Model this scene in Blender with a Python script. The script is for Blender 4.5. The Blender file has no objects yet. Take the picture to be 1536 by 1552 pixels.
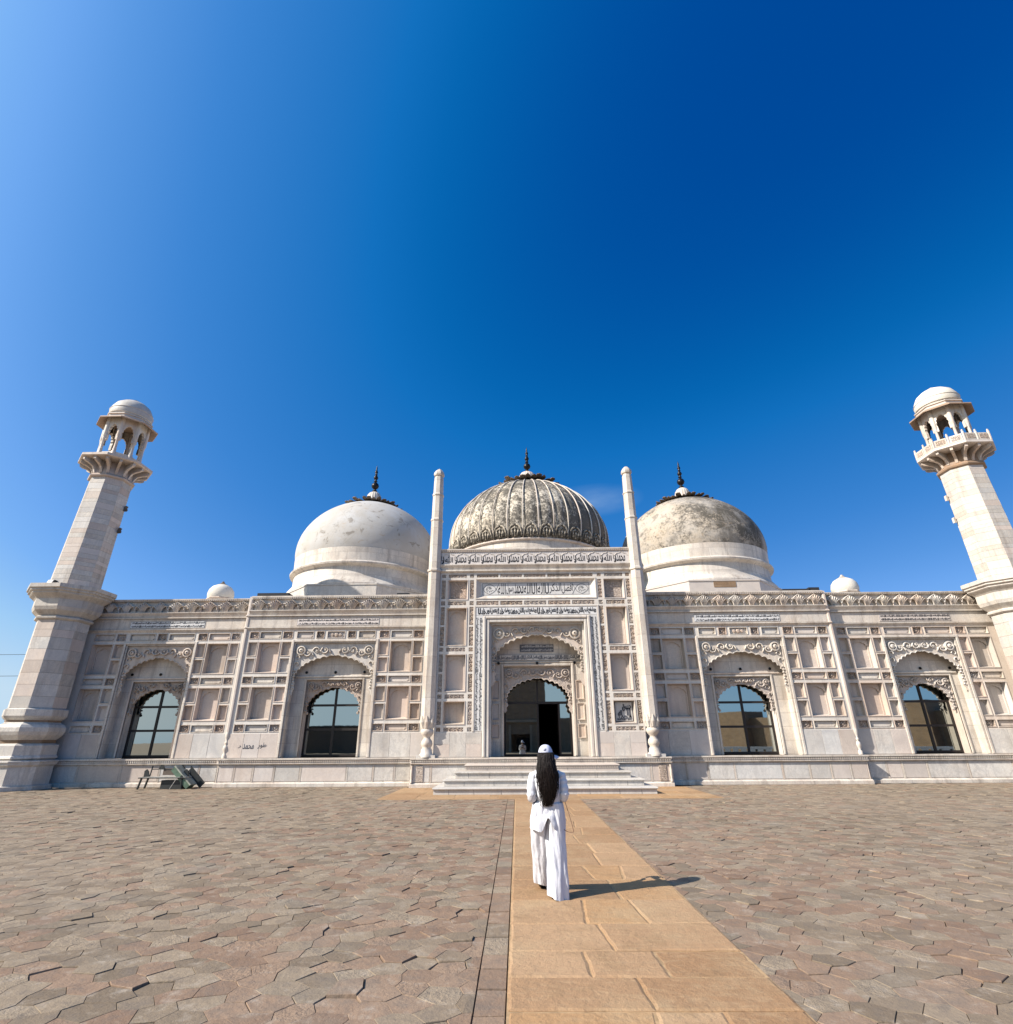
import bpy, bmesh, math, random
from mathutils import Vector, Matrix, noise
R = math.radians
rnd = random.Random(7)
S = bpy.context.scene
COL = S.collection

# ------------------------------------------------------------------ camera, sky, sun, exposure
def setup():
    pitch, yaw, roll = R(22.75), R(-.8956), R(-.3789)
    f = 822.68
    cam = bpy.data.cameras.new('camera'); co = bpy.data.objects.new('camera', cam); COL.objects.link(co)
    fwd = Vector((math.sin(yaw)*math.cos(pitch), math.cos(yaw)*math.cos(pitch), math.sin(pitch)))
    right = Vector((math.cos(yaw), -math.sin(yaw), 0)); up = right.cross(fwd)
    r2 = math.cos(roll)*right + math.sin(roll)*up
    u2 = math.cos(roll)*up - math.sin(roll)*right
    m = Matrix((r2, u2, -fwd)).transposed().to_4x4(); m.translation = Vector((-.8757, -23.566, 1.65))
    co.matrix_world = m
    cam.sensor_fit = 'VERTICAL'; cam.sensor_height = 36; cam.lens = 36*f/1552
    cam.clip_start = .1; cam.clip_end = 3000
    S.camera = co
    az, el = R(66), R(36.8)                       # the way the sunlight travels
    d = Vector((math.sin(az)*math.cos(el), math.cos(az)*math.cos(el), -math.sin(el)))
    L = bpy.data.lights.new('sun', 'SUN'); L.energy = 5.0; L.angle = R(.5); L.color = (1, .95, .885)
    lo = bpy.data.objects.new('sun', L); COL.objects.link(lo); lo.rotation_euler = d.to_track_quat('-Z', 'Y').to_euler()
    w = bpy.data.worlds.new('World'); S.world = w; w.use_nodes = True
    nt = w.node_tree; nt.nodes.clear()
    sky = nt.nodes.new('ShaderNodeTexSky'); sky.sky_type = 'NISHITA'; sky.sun_disc = False
    sky.sun_elevation = el; sky.sun_rotation = az + math.pi; sky.altitude = 0
    sky.air_density = .4; sky.dust_density = 2.0; sky.ozone_density = 1.0
    # the sky's own haze (its red channel) graded from deep azure to the pale horizon of a polarised phone picture
    sep = nt.nodes.new('ShaderNodeSeparateColor'); nt.links.new(sky.outputs[0], sep.inputs[0])
    mr = nt.nodes.new('ShaderNodeMapRange'); mr.inputs[2].default_value = 8.0; nt.links.new(sep.outputs[0], mr.inputs[0])
    grade = nt.nodes.new('ShaderNodeValToRGB'); el_ = grade.color_ramp.elements
    def lin(c): c /= 255; return c/12.92 if c < .04045 else ((c+.055)/1.055)**2.4
    stops = [(.30, (0, 62, 143)), (.385, (0, 76, 157)), (.49, (4, 100, 177)), (.56, (18, 112, 191)), (.85, (62, 134, 212)), (1.1, (90, 153, 227)), (1.3, (110, 168, 240)), (1.5, (124, 180, 246)), (1.9, (160, 205, 246)), (2.5, (195, 222, 243)), (4.5, (204, 226, 243)), (8, (226, 236, 243))]
    while len(el_) < len(stops): el_.new(.5)
    for e, (p, c) in zip(el_, stops): e.position = p/8; e.color = tuple(lin(q)/.1474/8 for q in c)+(1,)
    nt.links.new(mr.outputs[0], grade.inputs[0])
    cap = nt.nodes.new('ShaderNodeMixRGB'); cap.blend_type = 'MULTIPLY'; cap.inputs[0].default_value = 1; cap.inputs[2].default_value = (8, 8, 8, 1)
    nt.links.new(grade.outputs[0], cap.inputs[1])
    # one faint wisp of cirrus above the portal
    tc = nt.nodes.new('ShaderNodeTexCoord')
    cdir = Vector((.145, .905, .40)).normalized()
    sub = nt.nodes.new('ShaderNodeVectorMath'); sub.operation = 'SUBTRACT'; sub.inputs[1].default_value = cdir
    nt.links.new(tc.outputs['Generated'], sub.inputs[0])
    mp = nt.nodes.new('ShaderNodeMapping'); mp.inputs['Rotation'].default_value = (0, R(-25), 0); mp.inputs['Scale'].default_value = (11, 11, 34)
    nt.links.new(sub.outputs[0], mp.inputs[0])
    ln = nt.nodes.new('ShaderNodeVectorMath'); ln.operation = 'LENGTH'; nt.links.new(mp.outputs[0], ln.inputs[0])
    fall = nt.nodes.new('ShaderNodeMapRange'); fall.inputs[1].default_value = 1; fall.inputs[2].default_value = 0
    nt.links.new(ln.outputs['Value'], fall.inputs[0])
    nz = nt.nodes.new('ShaderNodeTexNoise'); nz.inputs['Scale'].default_value = 1.6; nz.inputs['Detail'].default_value = 5
    nt.links.new(mp.outputs[0], nz.inputs['Vector'])
    mu = nt.nodes.new('ShaderNodeMath'); mu.operation = 'MULTIPLY'; nt.links.new(fall.outputs[0], mu.inputs[0]); nt.links.new(nz.outputs[0], mu.inputs[1])
    mu2 = nt.nodes.new('ShaderNodeMath'); mu2.operation = 'MULTIPLY'; mu2.inputs[1].default_value = .5; nt.links.new(mu.outputs[0], mu2.inputs[0])
    mx = nt.nodes.new('ShaderNodeMixRGB'); mx.inputs[2].default_value = (3.2, 4.4, 5.9, 1)
    nt.links.new(mu2.outputs[0], mx.inputs[0]); nt.links.new(cap.outputs[0], mx.inputs[1])
    bg = nt.nodes.new('ShaderNodeBackground'); bg.inputs['Strength'].default_value = .1
    nt.links.new(mx.outputs[0], bg.inputs['Color'])
    out = nt.nodes.new('ShaderNodeOutputWorld'); nt.links.new(bg.outputs[0], out.inputs[0])
    v = S.view_settings; v.view_transform = 'Standard'; v.look = 'None'; v.exposure = .56; v.gamma = 1; v.use_curve_mapping = False
    try:
        S.cycles.max_bounces = 5; S.cycles.diffuse_bounces = 1; S.cycles.glossy_bounces = 3
    except Exception: pass
setup()

# ------------------------------------------------------------------ materials
class NT:
    def __init__(s, name):
        s.m = bpy.data.materials.new(name); s.m.use_nodes = True; s.t = s.m.node_tree
        s.b = s.t.nodes['Principled BSDF']; s.out = s.t.nodes['Material Output']
    def n(s, typ, props=None, **inp):
        k = s.t.nodes.new('ShaderNode'+typ)
        for a, v in (props or {}).items(): setattr(k, a, v)
        for a, v in inp.items():
            a = a.replace('_', ' ')
            a = int(a[1:]) if a[0] == 'i' and a[1:].isdigit() else a
            s.set(k.inputs[a], v)
        return k
    def set(s, sock, v):
        if isinstance(v, bpy.types.NodeSocket): s.t.links.new(v, sock)
        elif isinstance(v, bpy.types.Node): s.t.links.new(v.outputs[0], sock)
        else:
            if isinstance(v, tuple) and len(v) == 3 and sock.type == 'RGBA': v = v+(1,)
            sock.default_value = v
    def mix(s, f, a, b, mode='MIX'): return s.n('MixRGB', {'blend_type': mode}, i0=f, i1=a, i2=b)
    def math(s, op, a, b=0.0): return s.n('Math', {'operation': op}, i0=a, i1=b)
    def pos(s): return s.n('NewGeometry').outputs['Position']
    def noise(s, vec, scale, detail=4, rough=.55, dist=0.0): return s.n('TexNoise', Vector=vec, Scale=scale, Detail=detail, Roughness=rough, Distortion=dist).outputs[0]
    def rng(s, v, a, b, c=0.0, d=1.0): return s.n('MapRange', i0=v, i1=a, i2=b, i3=c, i4=d).outputs[0]
    def vmul(s, v, k): return s.n('VectorMath', {'operation': 'MULTIPLY'}, i0=v, i1=k).outputs[0]
    def bump(s, h, strength, dist=.02, nrm=None):
        k = s.n('Bump', Strength=strength, Distance=dist, Height=h)
        if nrm: s.t.links.new(nrm, k.inputs['Normal'])
        return k.outputs[0]
    def fin(s, color=None, rough=.6, spec=.35, normal=None, metal=0.0):
        if color is not None: s.set(s.b.inputs['Base Color'], color)
        s.set(s.b.inputs['Roughness'], rough); s.set(s.b.inputs['Specular IOR Level'], spec); s.set(s.b.inputs['Metallic'], metal)
        if normal is not None: s.set(s.b.inputs['Normal'], normal)
        return s.m
def plain(name, col, rough=.6, spec=.35, metal=0.0, var=.15, scale=8, bump=.1):
    k = NT(name); p = k.pos()
    nz = k.noise(p, scale, 5)
    v = k.rng(nz, .3, .7, 1-var, 1+var)
    c = k.mix(1.0, col, k.n('CombineColor', i0=v, i1=v, i2=v), 'MULTIPLY')
    return k.fin(c, rough, spec, k.bump(nz, bump, .01), metal)

def marble(name, base=(.79, .71, .605), warm=(.62, .485, .375), grey=(.47, .435, .405), warm_amt=.65, grey_amt=.65, joints=None, carve=0.0, obj_var=.12, stain=0.0, island=False, dirt=.5):
    k = NT(name); p = k.pos()
    oi = k.n('ObjectInfo')
    off = k.vmul(k.n('CombineXYZ', i0=oi.outputs['Random'], i1=oi.outputs['Random'], i2=oi.outputs['Random']), (37, 53, 29))
    q = k.n('VectorMath', {'operation': 'ADD'}, i0=p, i1=off).outputs[0] if obj_var else p
    big = k.noise(q, .9, 7, .66)
    c = k.mix(k.rng(big, .42, .66, 0, warm_amt), base, warm)
    ve = k.noise(k.vmul(q, (1.0, 1.0, .45)), 1.5, 7, .62, 1.6)
    vein = k.rng(k.math('ABSOLUTE', k.math('SUBTRACT', ve, .5)), 0.0, .06, 1, 0)
    cloud = k.rng(k.noise(q, 1.1, 5, .6, .8), .45, .75)
    c = k.mix(k.math('MULTIPLY', k.math('MAXIMUM', k.math('MULTIPLY', vein, .55), cloud), grey_amt), c, grey)
    fine = k.noise(p, 22, 5, .65)
    c = k.mix(1.0, c, k.n('CombineColor', i0=k.rng(fine, .25, .75, .84, 1.09), i1=k.rng(fine, .25, .75, .82, 1.09), i2=k.rng(fine, .25, .75, .79, 1.09)), 'MULTIPLY')
    if dirt:
        rain = k.noise(k.vmul(p, (2.6, 2.6, .22)), 1.4, 6, .6)
        c = k.mix(k.rng(rain, .52, .74, 0, dirt*1.35), c, (.25, .20, .16))
    if obj_var:
        rr = k.rng(oi.outputs['Random'], 0, 1, 1-obj_var, 1+obj_var*.5)
        pk = k.math('GREATER_THAN', k.math('FRACT', k.math('MULTIPLY', oi.outputs['Random'], 7.77)), .62)
        c = k.mix(k.math('MULTIPLY', pk, .38), c, (.66, .49, .385))
        gy_ = k.math('GREATER_THAN', k.math('FRACT', k.math('MULTIPLY', oi.outputs['Random'], 13.3)), .72)
        c = k.mix(k.math('MULTIPLY', gy_, .3), c, (.58, .56, .53))
        c = k.mix(1.0, c, k.n('CombineColor', i0=rr, i1=k.math('POWER', rr, 1.15), i2=k.math('POWER', rr, 1.35)), 'MULTIPLY')
    h = fine
    nrm = k.bump(fine, .12, .01)
    if joints:
        bw, bh, mode = joints
        sp = k.n('SeparateXYZ', i0=p)
        if mode == 'ang':
            oc = k.n('SeparateXYZ', i0=k.n('TexCoord').outputs['Object'])
            u = k.math('MULTIPLY', k.n('Math', {'operation': 'ARCTAN2'}, i0=oc.outputs[1], i1=oc.outputs[0]), 4.6)
        else:
            u = k.math('ADD', sp.outputs[0], sp.outputs[1])
        uv = k.n('CombineXYZ', i0=u, i1=sp.outputs[2], i2=0.0)
        br = k.n('TexBrick', Vector=uv, Color1=(1, 1, 1), Color2=(.66, .64, .63), Mortar=(0, 0, 0), Scale=1.0, Mortar_Size=.007, Mortar_Smooth=.3, Bias=-.1, Brick_Width=bw, Row_Height=bh)
        br.offset = .43; br.squash = 1
        c = k.mix(k.math('MULTIPLY', br.outputs['Fac'], .55), c, (.25, .2, .16))
        tone = k.mix(.5, (1, 1, 1), br.outputs['Color'])
        c = k.mix(k.math('SUBTRACT', 1.0, br.outputs['Fac']), c, k.mix(1.0, c, tone, 'MULTIPLY'))
        nrm = k.bump(k.math('SUBTRACT', 1.0, br.outputs['Fac']), .5, .01, nrm)
    if carve:
        vo = k.n('TexVoronoi', {'feature': 'DISTANCE_TO_EDGE'}, Vector=k.n('VectorMath', {'operation': 'ADD'}, i0=p, i1=k.vmul(k.n('TexNoise', Vector=p, Scale=9, Detail=2).outputs[1], (.12, .12, .12))), Scale=13)
        hh = k.rng(vo.outputs[0], .0, .11)
        c = k.mix(k.rng(hh, 0, .55, .55*carve, 0), c, (.30, .23, .18))
        nrm = k.bump(hh, .9*carve, .03, nrm)
    return k.fin(c, .55, .3, nrm)

def stain_dome(name, dark, amt, seed, tint=(.72, .68, .6), spots=False, joints=False, bias=0.0):
    """plaster or marble of a dome with black algae and peeling in patches of their own"""
    k = NT(name); p = k.n('TexCoord').outputs['Object']
    q = k.n('VectorMath', {'operation': 'ADD'}, i0=p, i1=(seed, seed*.7, 0)).outputs[0]
    b = k.noise(q, .32, 6, .62); s = k.noise(q, 2.4, 8, .72); f = k.noise(q, 9, 6, .75)
    sp = k.n('SeparateXYZ', i0=p)
    sidef = k.math('MULTIPLY', sp.outputs[0], bias)
    v = k.math('ADD', k.math('ADD', k.math('MULTIPLY', b, .7), k.math('MULTIPLY', s, .6)), k.math('ADD', k.math('MULTIPLY', f, .62), sidef))
    c = k.mix(k.rng(k.noise(q, .8, 5), .4, .7, 0, .6), tint, tuple(x*.8*y for x, y in zip(tint, (1, .9, .76))))
    c = k.mix(k.rng(v, 1.10-amt, 1.23-amt, 0, .93), c, dark)
    if spots:
        sv = k.noise(q, 1.5, 4, .6, .6)
        c = k.mix(k.rng(sv, .61, .66, 0, .75), c, (.22, .19, .155))
        c = k.mix(k.rng(k.noise(q, .55, 7, .7), .48, .66, 0, .7), c, (.48, .43, .37))
        c = k.mix(k.rng(k.noise(k.vmul(q, (2.2, 2.2, .35)), 1.2, 6, .65), .55, .75, 0, .45), c, (.45, .40, .34))
        sm = k.n('TexVoronoi', {'feature': 'DISTANCE_TO_EDGE'}, Vector=q, Scale=.33).outputs[0]
        c = k.mix(k.rng(sm, .0, .012, .4, 0), c, (.4, .36, .31))
        sv2 = k.noise(k.vmul(q, (1, 1, 1.6)), 2.6, 5, .7, 1.0)
        c = k.mix(k.rng(sv2, .60, .68, 0, .6), c, (.42, .31, .2))
    nrm = k.bump(f, .3, .03)
    return k.fin(c, .8, .15, nrm)

M = {}
M['marble'] = marble('weathered_marble')
M['block'] = marble('marble_blocks', joints=(1.15, .52, 'flat'), obj_var=0)
M['slab'] = marble('polished_slab', base=(.70, .655, .59), grey=(.40, .38, .36), grey_amt=.8, warm_amt=.35, dirt=.2)
M['carved'] = marble('carved_marble', base=(.64, .51, .395), warm=(.52, .36, .26), carve=1.0)
M['carved_soft'] = marble('soft_carved_marble', base=(.66, .53, .425), warm=(.55, .39, .29), carve=.7)
M['drum'] = marble('drum_marble', joints=(1.1, .62, 'ang'), obj_var=0, warm_amt=.4)
M['shaft'] = marble('shaft_marble', base=(.67, .615, .535), warm=(.58, .48, .385), grey=(.42, .40, .38), grey_amt=.9, obj_var=.12)
M['panel'] = marble('pink_panel_marble', base=(.70, .585, .48), warm=(.57, .42, .325), grey=(.50, .46, .43), obj_var=.14)
M['trim'] = marble('white_trim_marble', base=(.84, .765, .66), warm=(.70, .57, .45), warm_amt=.5, grey_amt=.4, obj_var=.06, dirt=.35)
M['white'] = marble('white_tablet', base=(.74, .72, .69), grey=(.55, .54, .53), warm_amt=.15, dirt=.1)
M['soffit'] = marble('red_soffit', base=(.42, .28, .18), warm=(.33, .20, .12), grey=(.3, .23, .18), obj_var=.05)
M['black'] = plain('black_inlay', (.025, .024, .026), .5, .3)
M['inlay'] = plain('grey_inlay', (.10, .10, .11), .5, .3)
M['dome_mid'] = stain_dome('centre_dome_stain', (.095, .084, .069), .26, 3.0, (.70, .62, .50), bias=.012)
M['rib'] = marble('dome_rib', base=(.60, .545, .46), dirt=.9)
M['dome_left'] = stain_dome('left_dome_plaster', (.25, .23, .2), .0, 11.0, (.51, .49, .46), spots=True)
M['dome_right'] = stain_dome('right_dome_plaster', (.09, .08, .065), .245, 21.0, (.50, .425, .335), bias=.016, spots=True)
M['dome_small'] = stain_dome('small_dome_plaster', (.2, .18, .15), -.05, 31.0, (.70, .66, .58))
M['tar'] = plain('black_tar', (.03, .03, .032), .8)
M['iron'] = plain('dark_finial_metal', (.02, .017, .016), .35, .5, .6)
M['petal'] = plain('dark_petal', (.16, .125, .095), .8, .2, 0, .5, 6)
M['frame'] = plain('brown_window_frame', (.022, .016, .013), .5, .4)
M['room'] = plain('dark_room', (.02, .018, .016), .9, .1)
def glass():
    k = NT('reflecting_glass')
    wob = k.noise(k.pos(), 1.3, 2)
    nrm = k.bump(wob, .02, .02)
    k.fin((.012, .014, .016), .02, .5, nrm)
    g = k.n('BsdfGlossy', Color=(.52, .57, .55), Roughness=.015, Normal=nrm)
    ms = k.n('MixShader', i0=.78, i1=k.b.outputs[0], i2=g.outputs[0])
    k.t.links.new(ms.outputs[0], k.out.inputs[0]); return k.m
M['glass'] = glass()
def paver_mat():
    k = NT('worn_hexagonal_paver'); p = k.pos(); g = k.n('NewGeometry'); oi = k.n('ObjectInfo')
    r = k.math('FRACT', k.math('ADD', g.outputs['Random Per Island'], k.math('MULTIPLY', oi.outputs['Random'], 7.31)))
    r2 = k.math('FRACT', k.math('MULTIPLY', r, 13.7))
    region = k.noise(p, .16, 3)
    sx = k.n('SeparateXYZ', i0=p)
    near = k.rng(k.math('ABSOLUTE', sx.outputs[0]), .5, 7, .55, 0)      # redder stone was laid along the path
    red = k.math('GREATER_THAN', k.math('ADD', k.math('ADD', r, near), k.math('MULTIPLY', region, .3)), 1.02)
    tan = k.mix(r2, (.185, .138, .092), (.325, .25, .172))
    redc = k.mix(r2, (.235, .136, .088), (.31, .19, .124))
    c = k.mix(k.math('MULTIPLY', red, .6), tan, redc)
    c = k.mix(k.rng(region, .42, .7, 0, .35), c, (.36, .265, .185))
    a = k.noise(p, 5, 7, .68); b = k.noise(p, 38, 6, .7); l = k.noise(p, 1.0, 6, .65)
    c = k.mix(k.rng(l, .52, .72, 0, .6), c, (.245, .215, .17))
    c = k.mix(k.rng(a, .50, .68, 0, .6), c, (.165, .135, .11))
    c = k.mix(k.rng(a, .46, .30, 0, .6), c, (.41, .345, .275))
    c = k.mix(k.rng(b, .55, .75, 0, .5), c, (.17, .13, .11))
    h = k.math('ADD', k.math('MULTIPLY', a, 1.0), k.math('ADD', k.math('MULTIPLY', b, .4), k.math('MULTIPLY', k.noise(p, 15, 5, .7), .8)))
    rough = k.math('MULTIPLY', k.math('GREATER_THAN', r2, .8), .35)
    nrm = k.bump(h, k.math('ADD', .45, rough), .03)
    return k.fin(c, .85, .2, nrm)
M['paver'] = paver_mat()
def sandstone():
    k = NT('yellow_sandstone'); p = k.pos(); oi = k.n('ObjectInfo'); r = oi.outputs['Random']
    c = k.mix(r, (.335, .195, .10), (.45, .285, .16))
    c = k.mix(k.math('MULTIPLY', k.math('GREATER_THAN', k.math('FRACT', k.math('MULTIPLY', r, 17.3)), .84), .7), c, (.44, .255, .12))
    a = k.noise(p, 2.2, 6, .62); b = k.noise(p, 30, 6, .7); st = k.noise(k.vmul(p, (1, 3, 1)), 6, 5, .6)
    c = k.mix(k.rng(a, .52, .75, 0, .75), c, (.27, .172, .088))
    c = k.mix(k.rng(st, .5, .78, 0, .6), c, (.49, .335, .19))
    c = k.mix(k.rng(b, .55, .75, 0, .6), c, (.25, .155, .08)); lg = k.noise(p, .8, 7, .7); c = k.mix(k.rng(lg, .5, .66, 0, .6), c, (.45, .315, .18)); c = k.mix(k.rng(k.noise(p, 1.7, 7, .75), .58, .7, 0, .6), c, (.31, .185, .10))
    sp = k.noise(p, 7, 2); c = k.mix(k.rng(sp, .74, .78, 0, .6), c, (.2, .13, .08))
    return k.fin(c, .8, .2, k.bump(k.math('ADD', k.math('ADD', a, k.noise(p, 11, 6, .7)), k.math('MULTIPLY', b, .5)), .55, .03))
M['sand'] = sandstone()
M['mortar'] = plain('pale_mortar', (.40, .265, .145), .9, .1, 0, .25, 14, .5)
M['gap'] = plain('dark_joint_dirt', (.135, .102, .077), .95, .1, 0, .4, 10, .5)
M['earth'] = plain('dry_earth', (.33, .25, .175), .95, .1, 0, .2, .7, .3)
M['fort'] = marble('mud_brick', base=(.31, .20, .115), warm=(.25, .155, .085), grey=(.22, .15, .095), joints=(.7, .3, 'flat'), obj_var=0)
M['lime'] = plain('lime_wash', (.75, .72, .66), .8)
M['leaf'] = plain('tree_leaves', (.05, .085, .03), .7, .2, 0, .4, 2)
M['bark'] = plain('tree_bark', (.11, .085, .06), .9)
def cotton():
    k = NT('white_cotton'); p = k.n('TexCoord').outputs['Object']
    crease = k.n('TexNoise', {'noise_dimensions': '3D'}, Vector=k.vmul(p, (1, 1, .38)), Scale=13, Detail=3, Roughness=.5, Distortion=1.2).outputs[0]
    fold = k.noise(k.vmul(p, (1, 1, .2)), 7, 2, .4, .6)
    weave = k.noise(p, 160, 2)
    h = k.math('ADD', k.math('ADD', k.math('MULTIPLY', crease, .6), fold), k.math('MULTIPLY', weave, .05))
    c = k.mix(k.noise(p, 5, 3), (.68, .67, .70), (.73, .72, .74))
    return k.fin(c, .9, .08, k.bump(h, .4, .045))
M['cotton'] = cotton()
M['cap'] = plain('lilac_white_cap', (.62, .62, .72), .8, .1, 0, .03, 60, .2)
M['skin'] = plain('skin', (.45, .28, .19), .55, .35, 0, .05, 12, .05)
M['shoe'] = plain('black_shoe', (.02, .02, .02), .5)
M['lip'] = plain('lip', (.36, .14, .12), .5)
M['eyew'] = plain('eye_white', (.8, .78, .75), .3)
M['cord'] = plain('brown_cord', (.17, .09, .06), .7)
M['phone'] = plain('dark_phone', (.03, .03, .035), .3, .5)
def hairm():
    k = NT('black_brown_hair'); p = k.n('TexCoord').outputs['Object']
    s = k.noise(k.vmul(p, (60, 60, 3)), 1.5, 4)
    c = k.mix(s, (.004, .003, .003), (.02, .011, .008))
    return k.fin(c, .5, .25, k.bump(s, .6, .01))
M['hair'] = hairm()
M['green'] = plain('faded_green_paint', (.10, .155, .105), .5, .4, 0, .35, 5)
M['greygreen'] = plain('grey_green_top', (.30, .31, .25), .55, .4, 0, .35, 6)
M['bench_d'] = plain('dark_bench_metal', (.03, .032, .03), .5, .4)
M['bench_l'] = plain('pale_bench_slat', (.42, .39, .34), .7, .3, 0, .3, 9)
M['brownp'] = plain('brown_panel', (.12, .09, .07), .7)

# ------------------------------------------------------------------ mesh helpers
class MB:
    def __init__(s, sx=1): s.v = []; s.f = []; s.sx = sx
    def add(s, vs, fs):
        o = len(s.v); s.v += [(s.sx*a, b, c) for a, b, c in vs]; s.f += [tuple(i+o for i in q) for q in fs]; return s
    def box(s, x0, x1, y0, y1, z0, z1):
        return s.add([(x0, y0, z0), (x1, y0, z0), (x1, y1, z0), (x0, y1, z0), (x0, y0, z1), (x1, y0, z1), (x1, y1, z1), (x0, y1, z1)],
                     [(0, 3, 2, 1), (4, 5, 6, 7), (0, 1, 5, 4), (1, 2, 6, 5), (2, 3, 7, 6), (3, 0, 4, 7)])
    def cbox(s, x0, x1, y0, y1, z0, z1, c):
        """box whose front (y0) edges are chamfered by c"""
        return s.add([(x0, y0+c, z0), (x1, y0+c, z0), (x1, y0+c, z1), (x0, y0+c, z1), (x0+c, y0, z0+c), (x1-c, y0, z0+c), (x1-c, y0, z1-c), (x0+c, y0, z1-c),
                      (x0, y1, z0), (x1, y1, z0), (x1, y1, z1), (x0, y1, z1)],
                     [(4, 5, 6, 7), (0, 1, 5, 4), (1, 2, 6, 5), (2, 3, 7, 6), (3, 0, 4, 7), (8, 9, 1, 0), (9, 10, 2, 1), (10, 11, 3, 2), (11, 8, 0, 3), (11, 10, 9, 8)])
    def poly(s, pts, y0, y1, back=False):
        """(x,z) outline extruded from y0 (front) to y1"""
        n = len(pts); vs = [(x, y0, z) for x, z in pts]+[(x, y1, z) for x, z in pts]
        fs = [tuple(range(n))]+[(i, i+n, (i+1) % n+n, (i+1) % n) for i in range(n)]
        if back: fs.append(tuple(range(2*n-1, n-1, -1)))
        return s.add(vs, fs)
    def prof(s, pr, x0, x1, caps=True):
        """(y,z) profile run along x"""
        n = len(pr); vs = [(x0, y, z) for y, z in pr]+[(x1, y, z) for y, z in pr]
        fs = [(i, i+1, i+1+n, i+n) for i in range(n-1)]
        if caps: fs += [tuple(range(n)), tuple(range(2*n-1, n-1, -1))]
        return s.add(vs, fs)
    def lathe(s, pr, n=32, c=(0, 0), a0=0.0, apo=False, cap=False, rf=None):
        k = 1/math.cos(math.pi/n) if apo else 1
        vs = []; m = len(pr)
        for j in range(n):
            a = a0+2*math.pi*j/n
            for r, z in pr:
                q = r*k*(rf(a, z) if rf else 1)
                vs.append((c[0]+q*math.cos(a), c[1]+q*math.sin(a), z))
        fs = [(j*m+i, ((j+1) % n)*m+i, ((j+1) % n)*m+i+1, j*m+i+1) for j in range(n) for i in range(m-1)]
        if cap: fs += [tuple(j*m+m-1 for j in range(n)), tuple(j*m for j in range(n-1, -1, -1))]
        return s.add(vs, fs)
    def disc(s, cx, cz, y, pr, n=14):
        """lathe about the y axis: pr = (r, proud)"""
        m = len(pr); vs = []
        for j in range(n):
            a = 2*math.pi*j/n
            for r, h in pr: vs.append((cx+r*math.cos(a), y-h, cz+r*math.sin(a)))
        fs = [(j*m+i, j*m+i+1, ((j+1) % n)*m+i+1, ((j+1) % n)*m+i) for j in range(n) for i in range(m-1)]
        fs.append(tuple(j*m+m-1 for j in range(n)))
        return s.add(vs, fs)
    def tube(s, pts, rad, n=8, cap=True, flat=1.0):
        pts = [Vector(p) for p in pts]; m = len(pts)
        rad = rad if isinstance(rad, (list, tuple)) else [rad]*m
        t0 = (pts[1]-pts[0]).normalized(); ref = Vector((0, 1, 0)) if abs(t0.y) < .9 else Vector((1, 0, 0))
        vs = []
        for i in range(m):
            t = (pts[min(i+1, m-1)]-pts[max(i-1, 0)]).normalized()
            a = t.cross(ref).normalized(); b = a.cross(t)
            for j in range(n):
                w = 2*math.pi*j/n
                vs.append(tuple(pts[i]+a*math.cos(w)*rad[i]+b*math.sin(w)*rad[i]*flat))
        fs = [(i*n+j, i*n+(j+1) % n, (i+1)*n+(j+1) % n, (i+1)*n+j) for i in range(m-1) for j in range(n)]
        if cap: fs += [tuple(range(n-1, -1, -1)), tuple(range((m-1)*n, m*n))]
        return s.add(vs, fs)
    def loft(s, rings, cap0=True, cap1=True):
        n = len(rings[0]); vs = [p for r in rings for p in r]
        fs = [(i*n+j, i*n+(j+1) % n, (i+1)*n+(j+1) % n, (i+1)*n+j) for i in range(len(rings)-1) for j in range(n)]
        if cap0: fs.append(tuple(range(n-1, -1, -1)))
        if cap1: fs.append(tuple(range((len(rings)-1)*n, len(rings)*n)))
        return s.add(vs, fs)
    def mesh(s, name, mat, smooth=False, tri=False, ang=None):
        me = bpy.data.meshes.new(name); me.from_pydata(s.v, [], s.f)
        me.validate()
        bm = bmesh.new(); bm.from_mesh(me)
        if tri: bmesh.ops.triangulate(bm, faces=[f for f in bm.faces if len(f.verts) > 4])
        bmesh.ops.recalc_face_normals(bm, faces=bm.faces)
        for f in bm.faces: f.smooth = smooth
        bm.to_mesh(me); bm.free()
        if ang is not None:
            me.polygons.foreach_set('use_smooth', [True]*len(me.polygons))
            me.set_sharp_from_angle(angle=R(ang))
        me.materials.append(mat); return me
    def build(s, name, mat, parent=None, loc=(0, 0, 0), rz=0, **k): return put(name, s.mesh(name, mat, **k), parent, loc, rz)
def put(name, me, parent=None, loc=(0, 0, 0), rz=0, rot=None, scale=None):
    o = bpy.data.objects.new(name, me); COL.objects.link(o); o.location = loc
    o.rotation_euler = rot if rot else (0, 0, rz)
    if scale: o.scale = scale
    if parent is not None: o.parent = parent
    return o
def empty(name, loc=(0, 0, 0)):
    o = bpy.data.objects.new(name, None); COL.objects.link(o); o.location = loc; o.empty_display_size = .3; return o
def tag(o, label=None, cat=None, group=None, kind=None):
    for k, v in (('label', label), ('category', cat), ('group', group), ('kind', kind)):
        if v: o[k] = v
    return o

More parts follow.
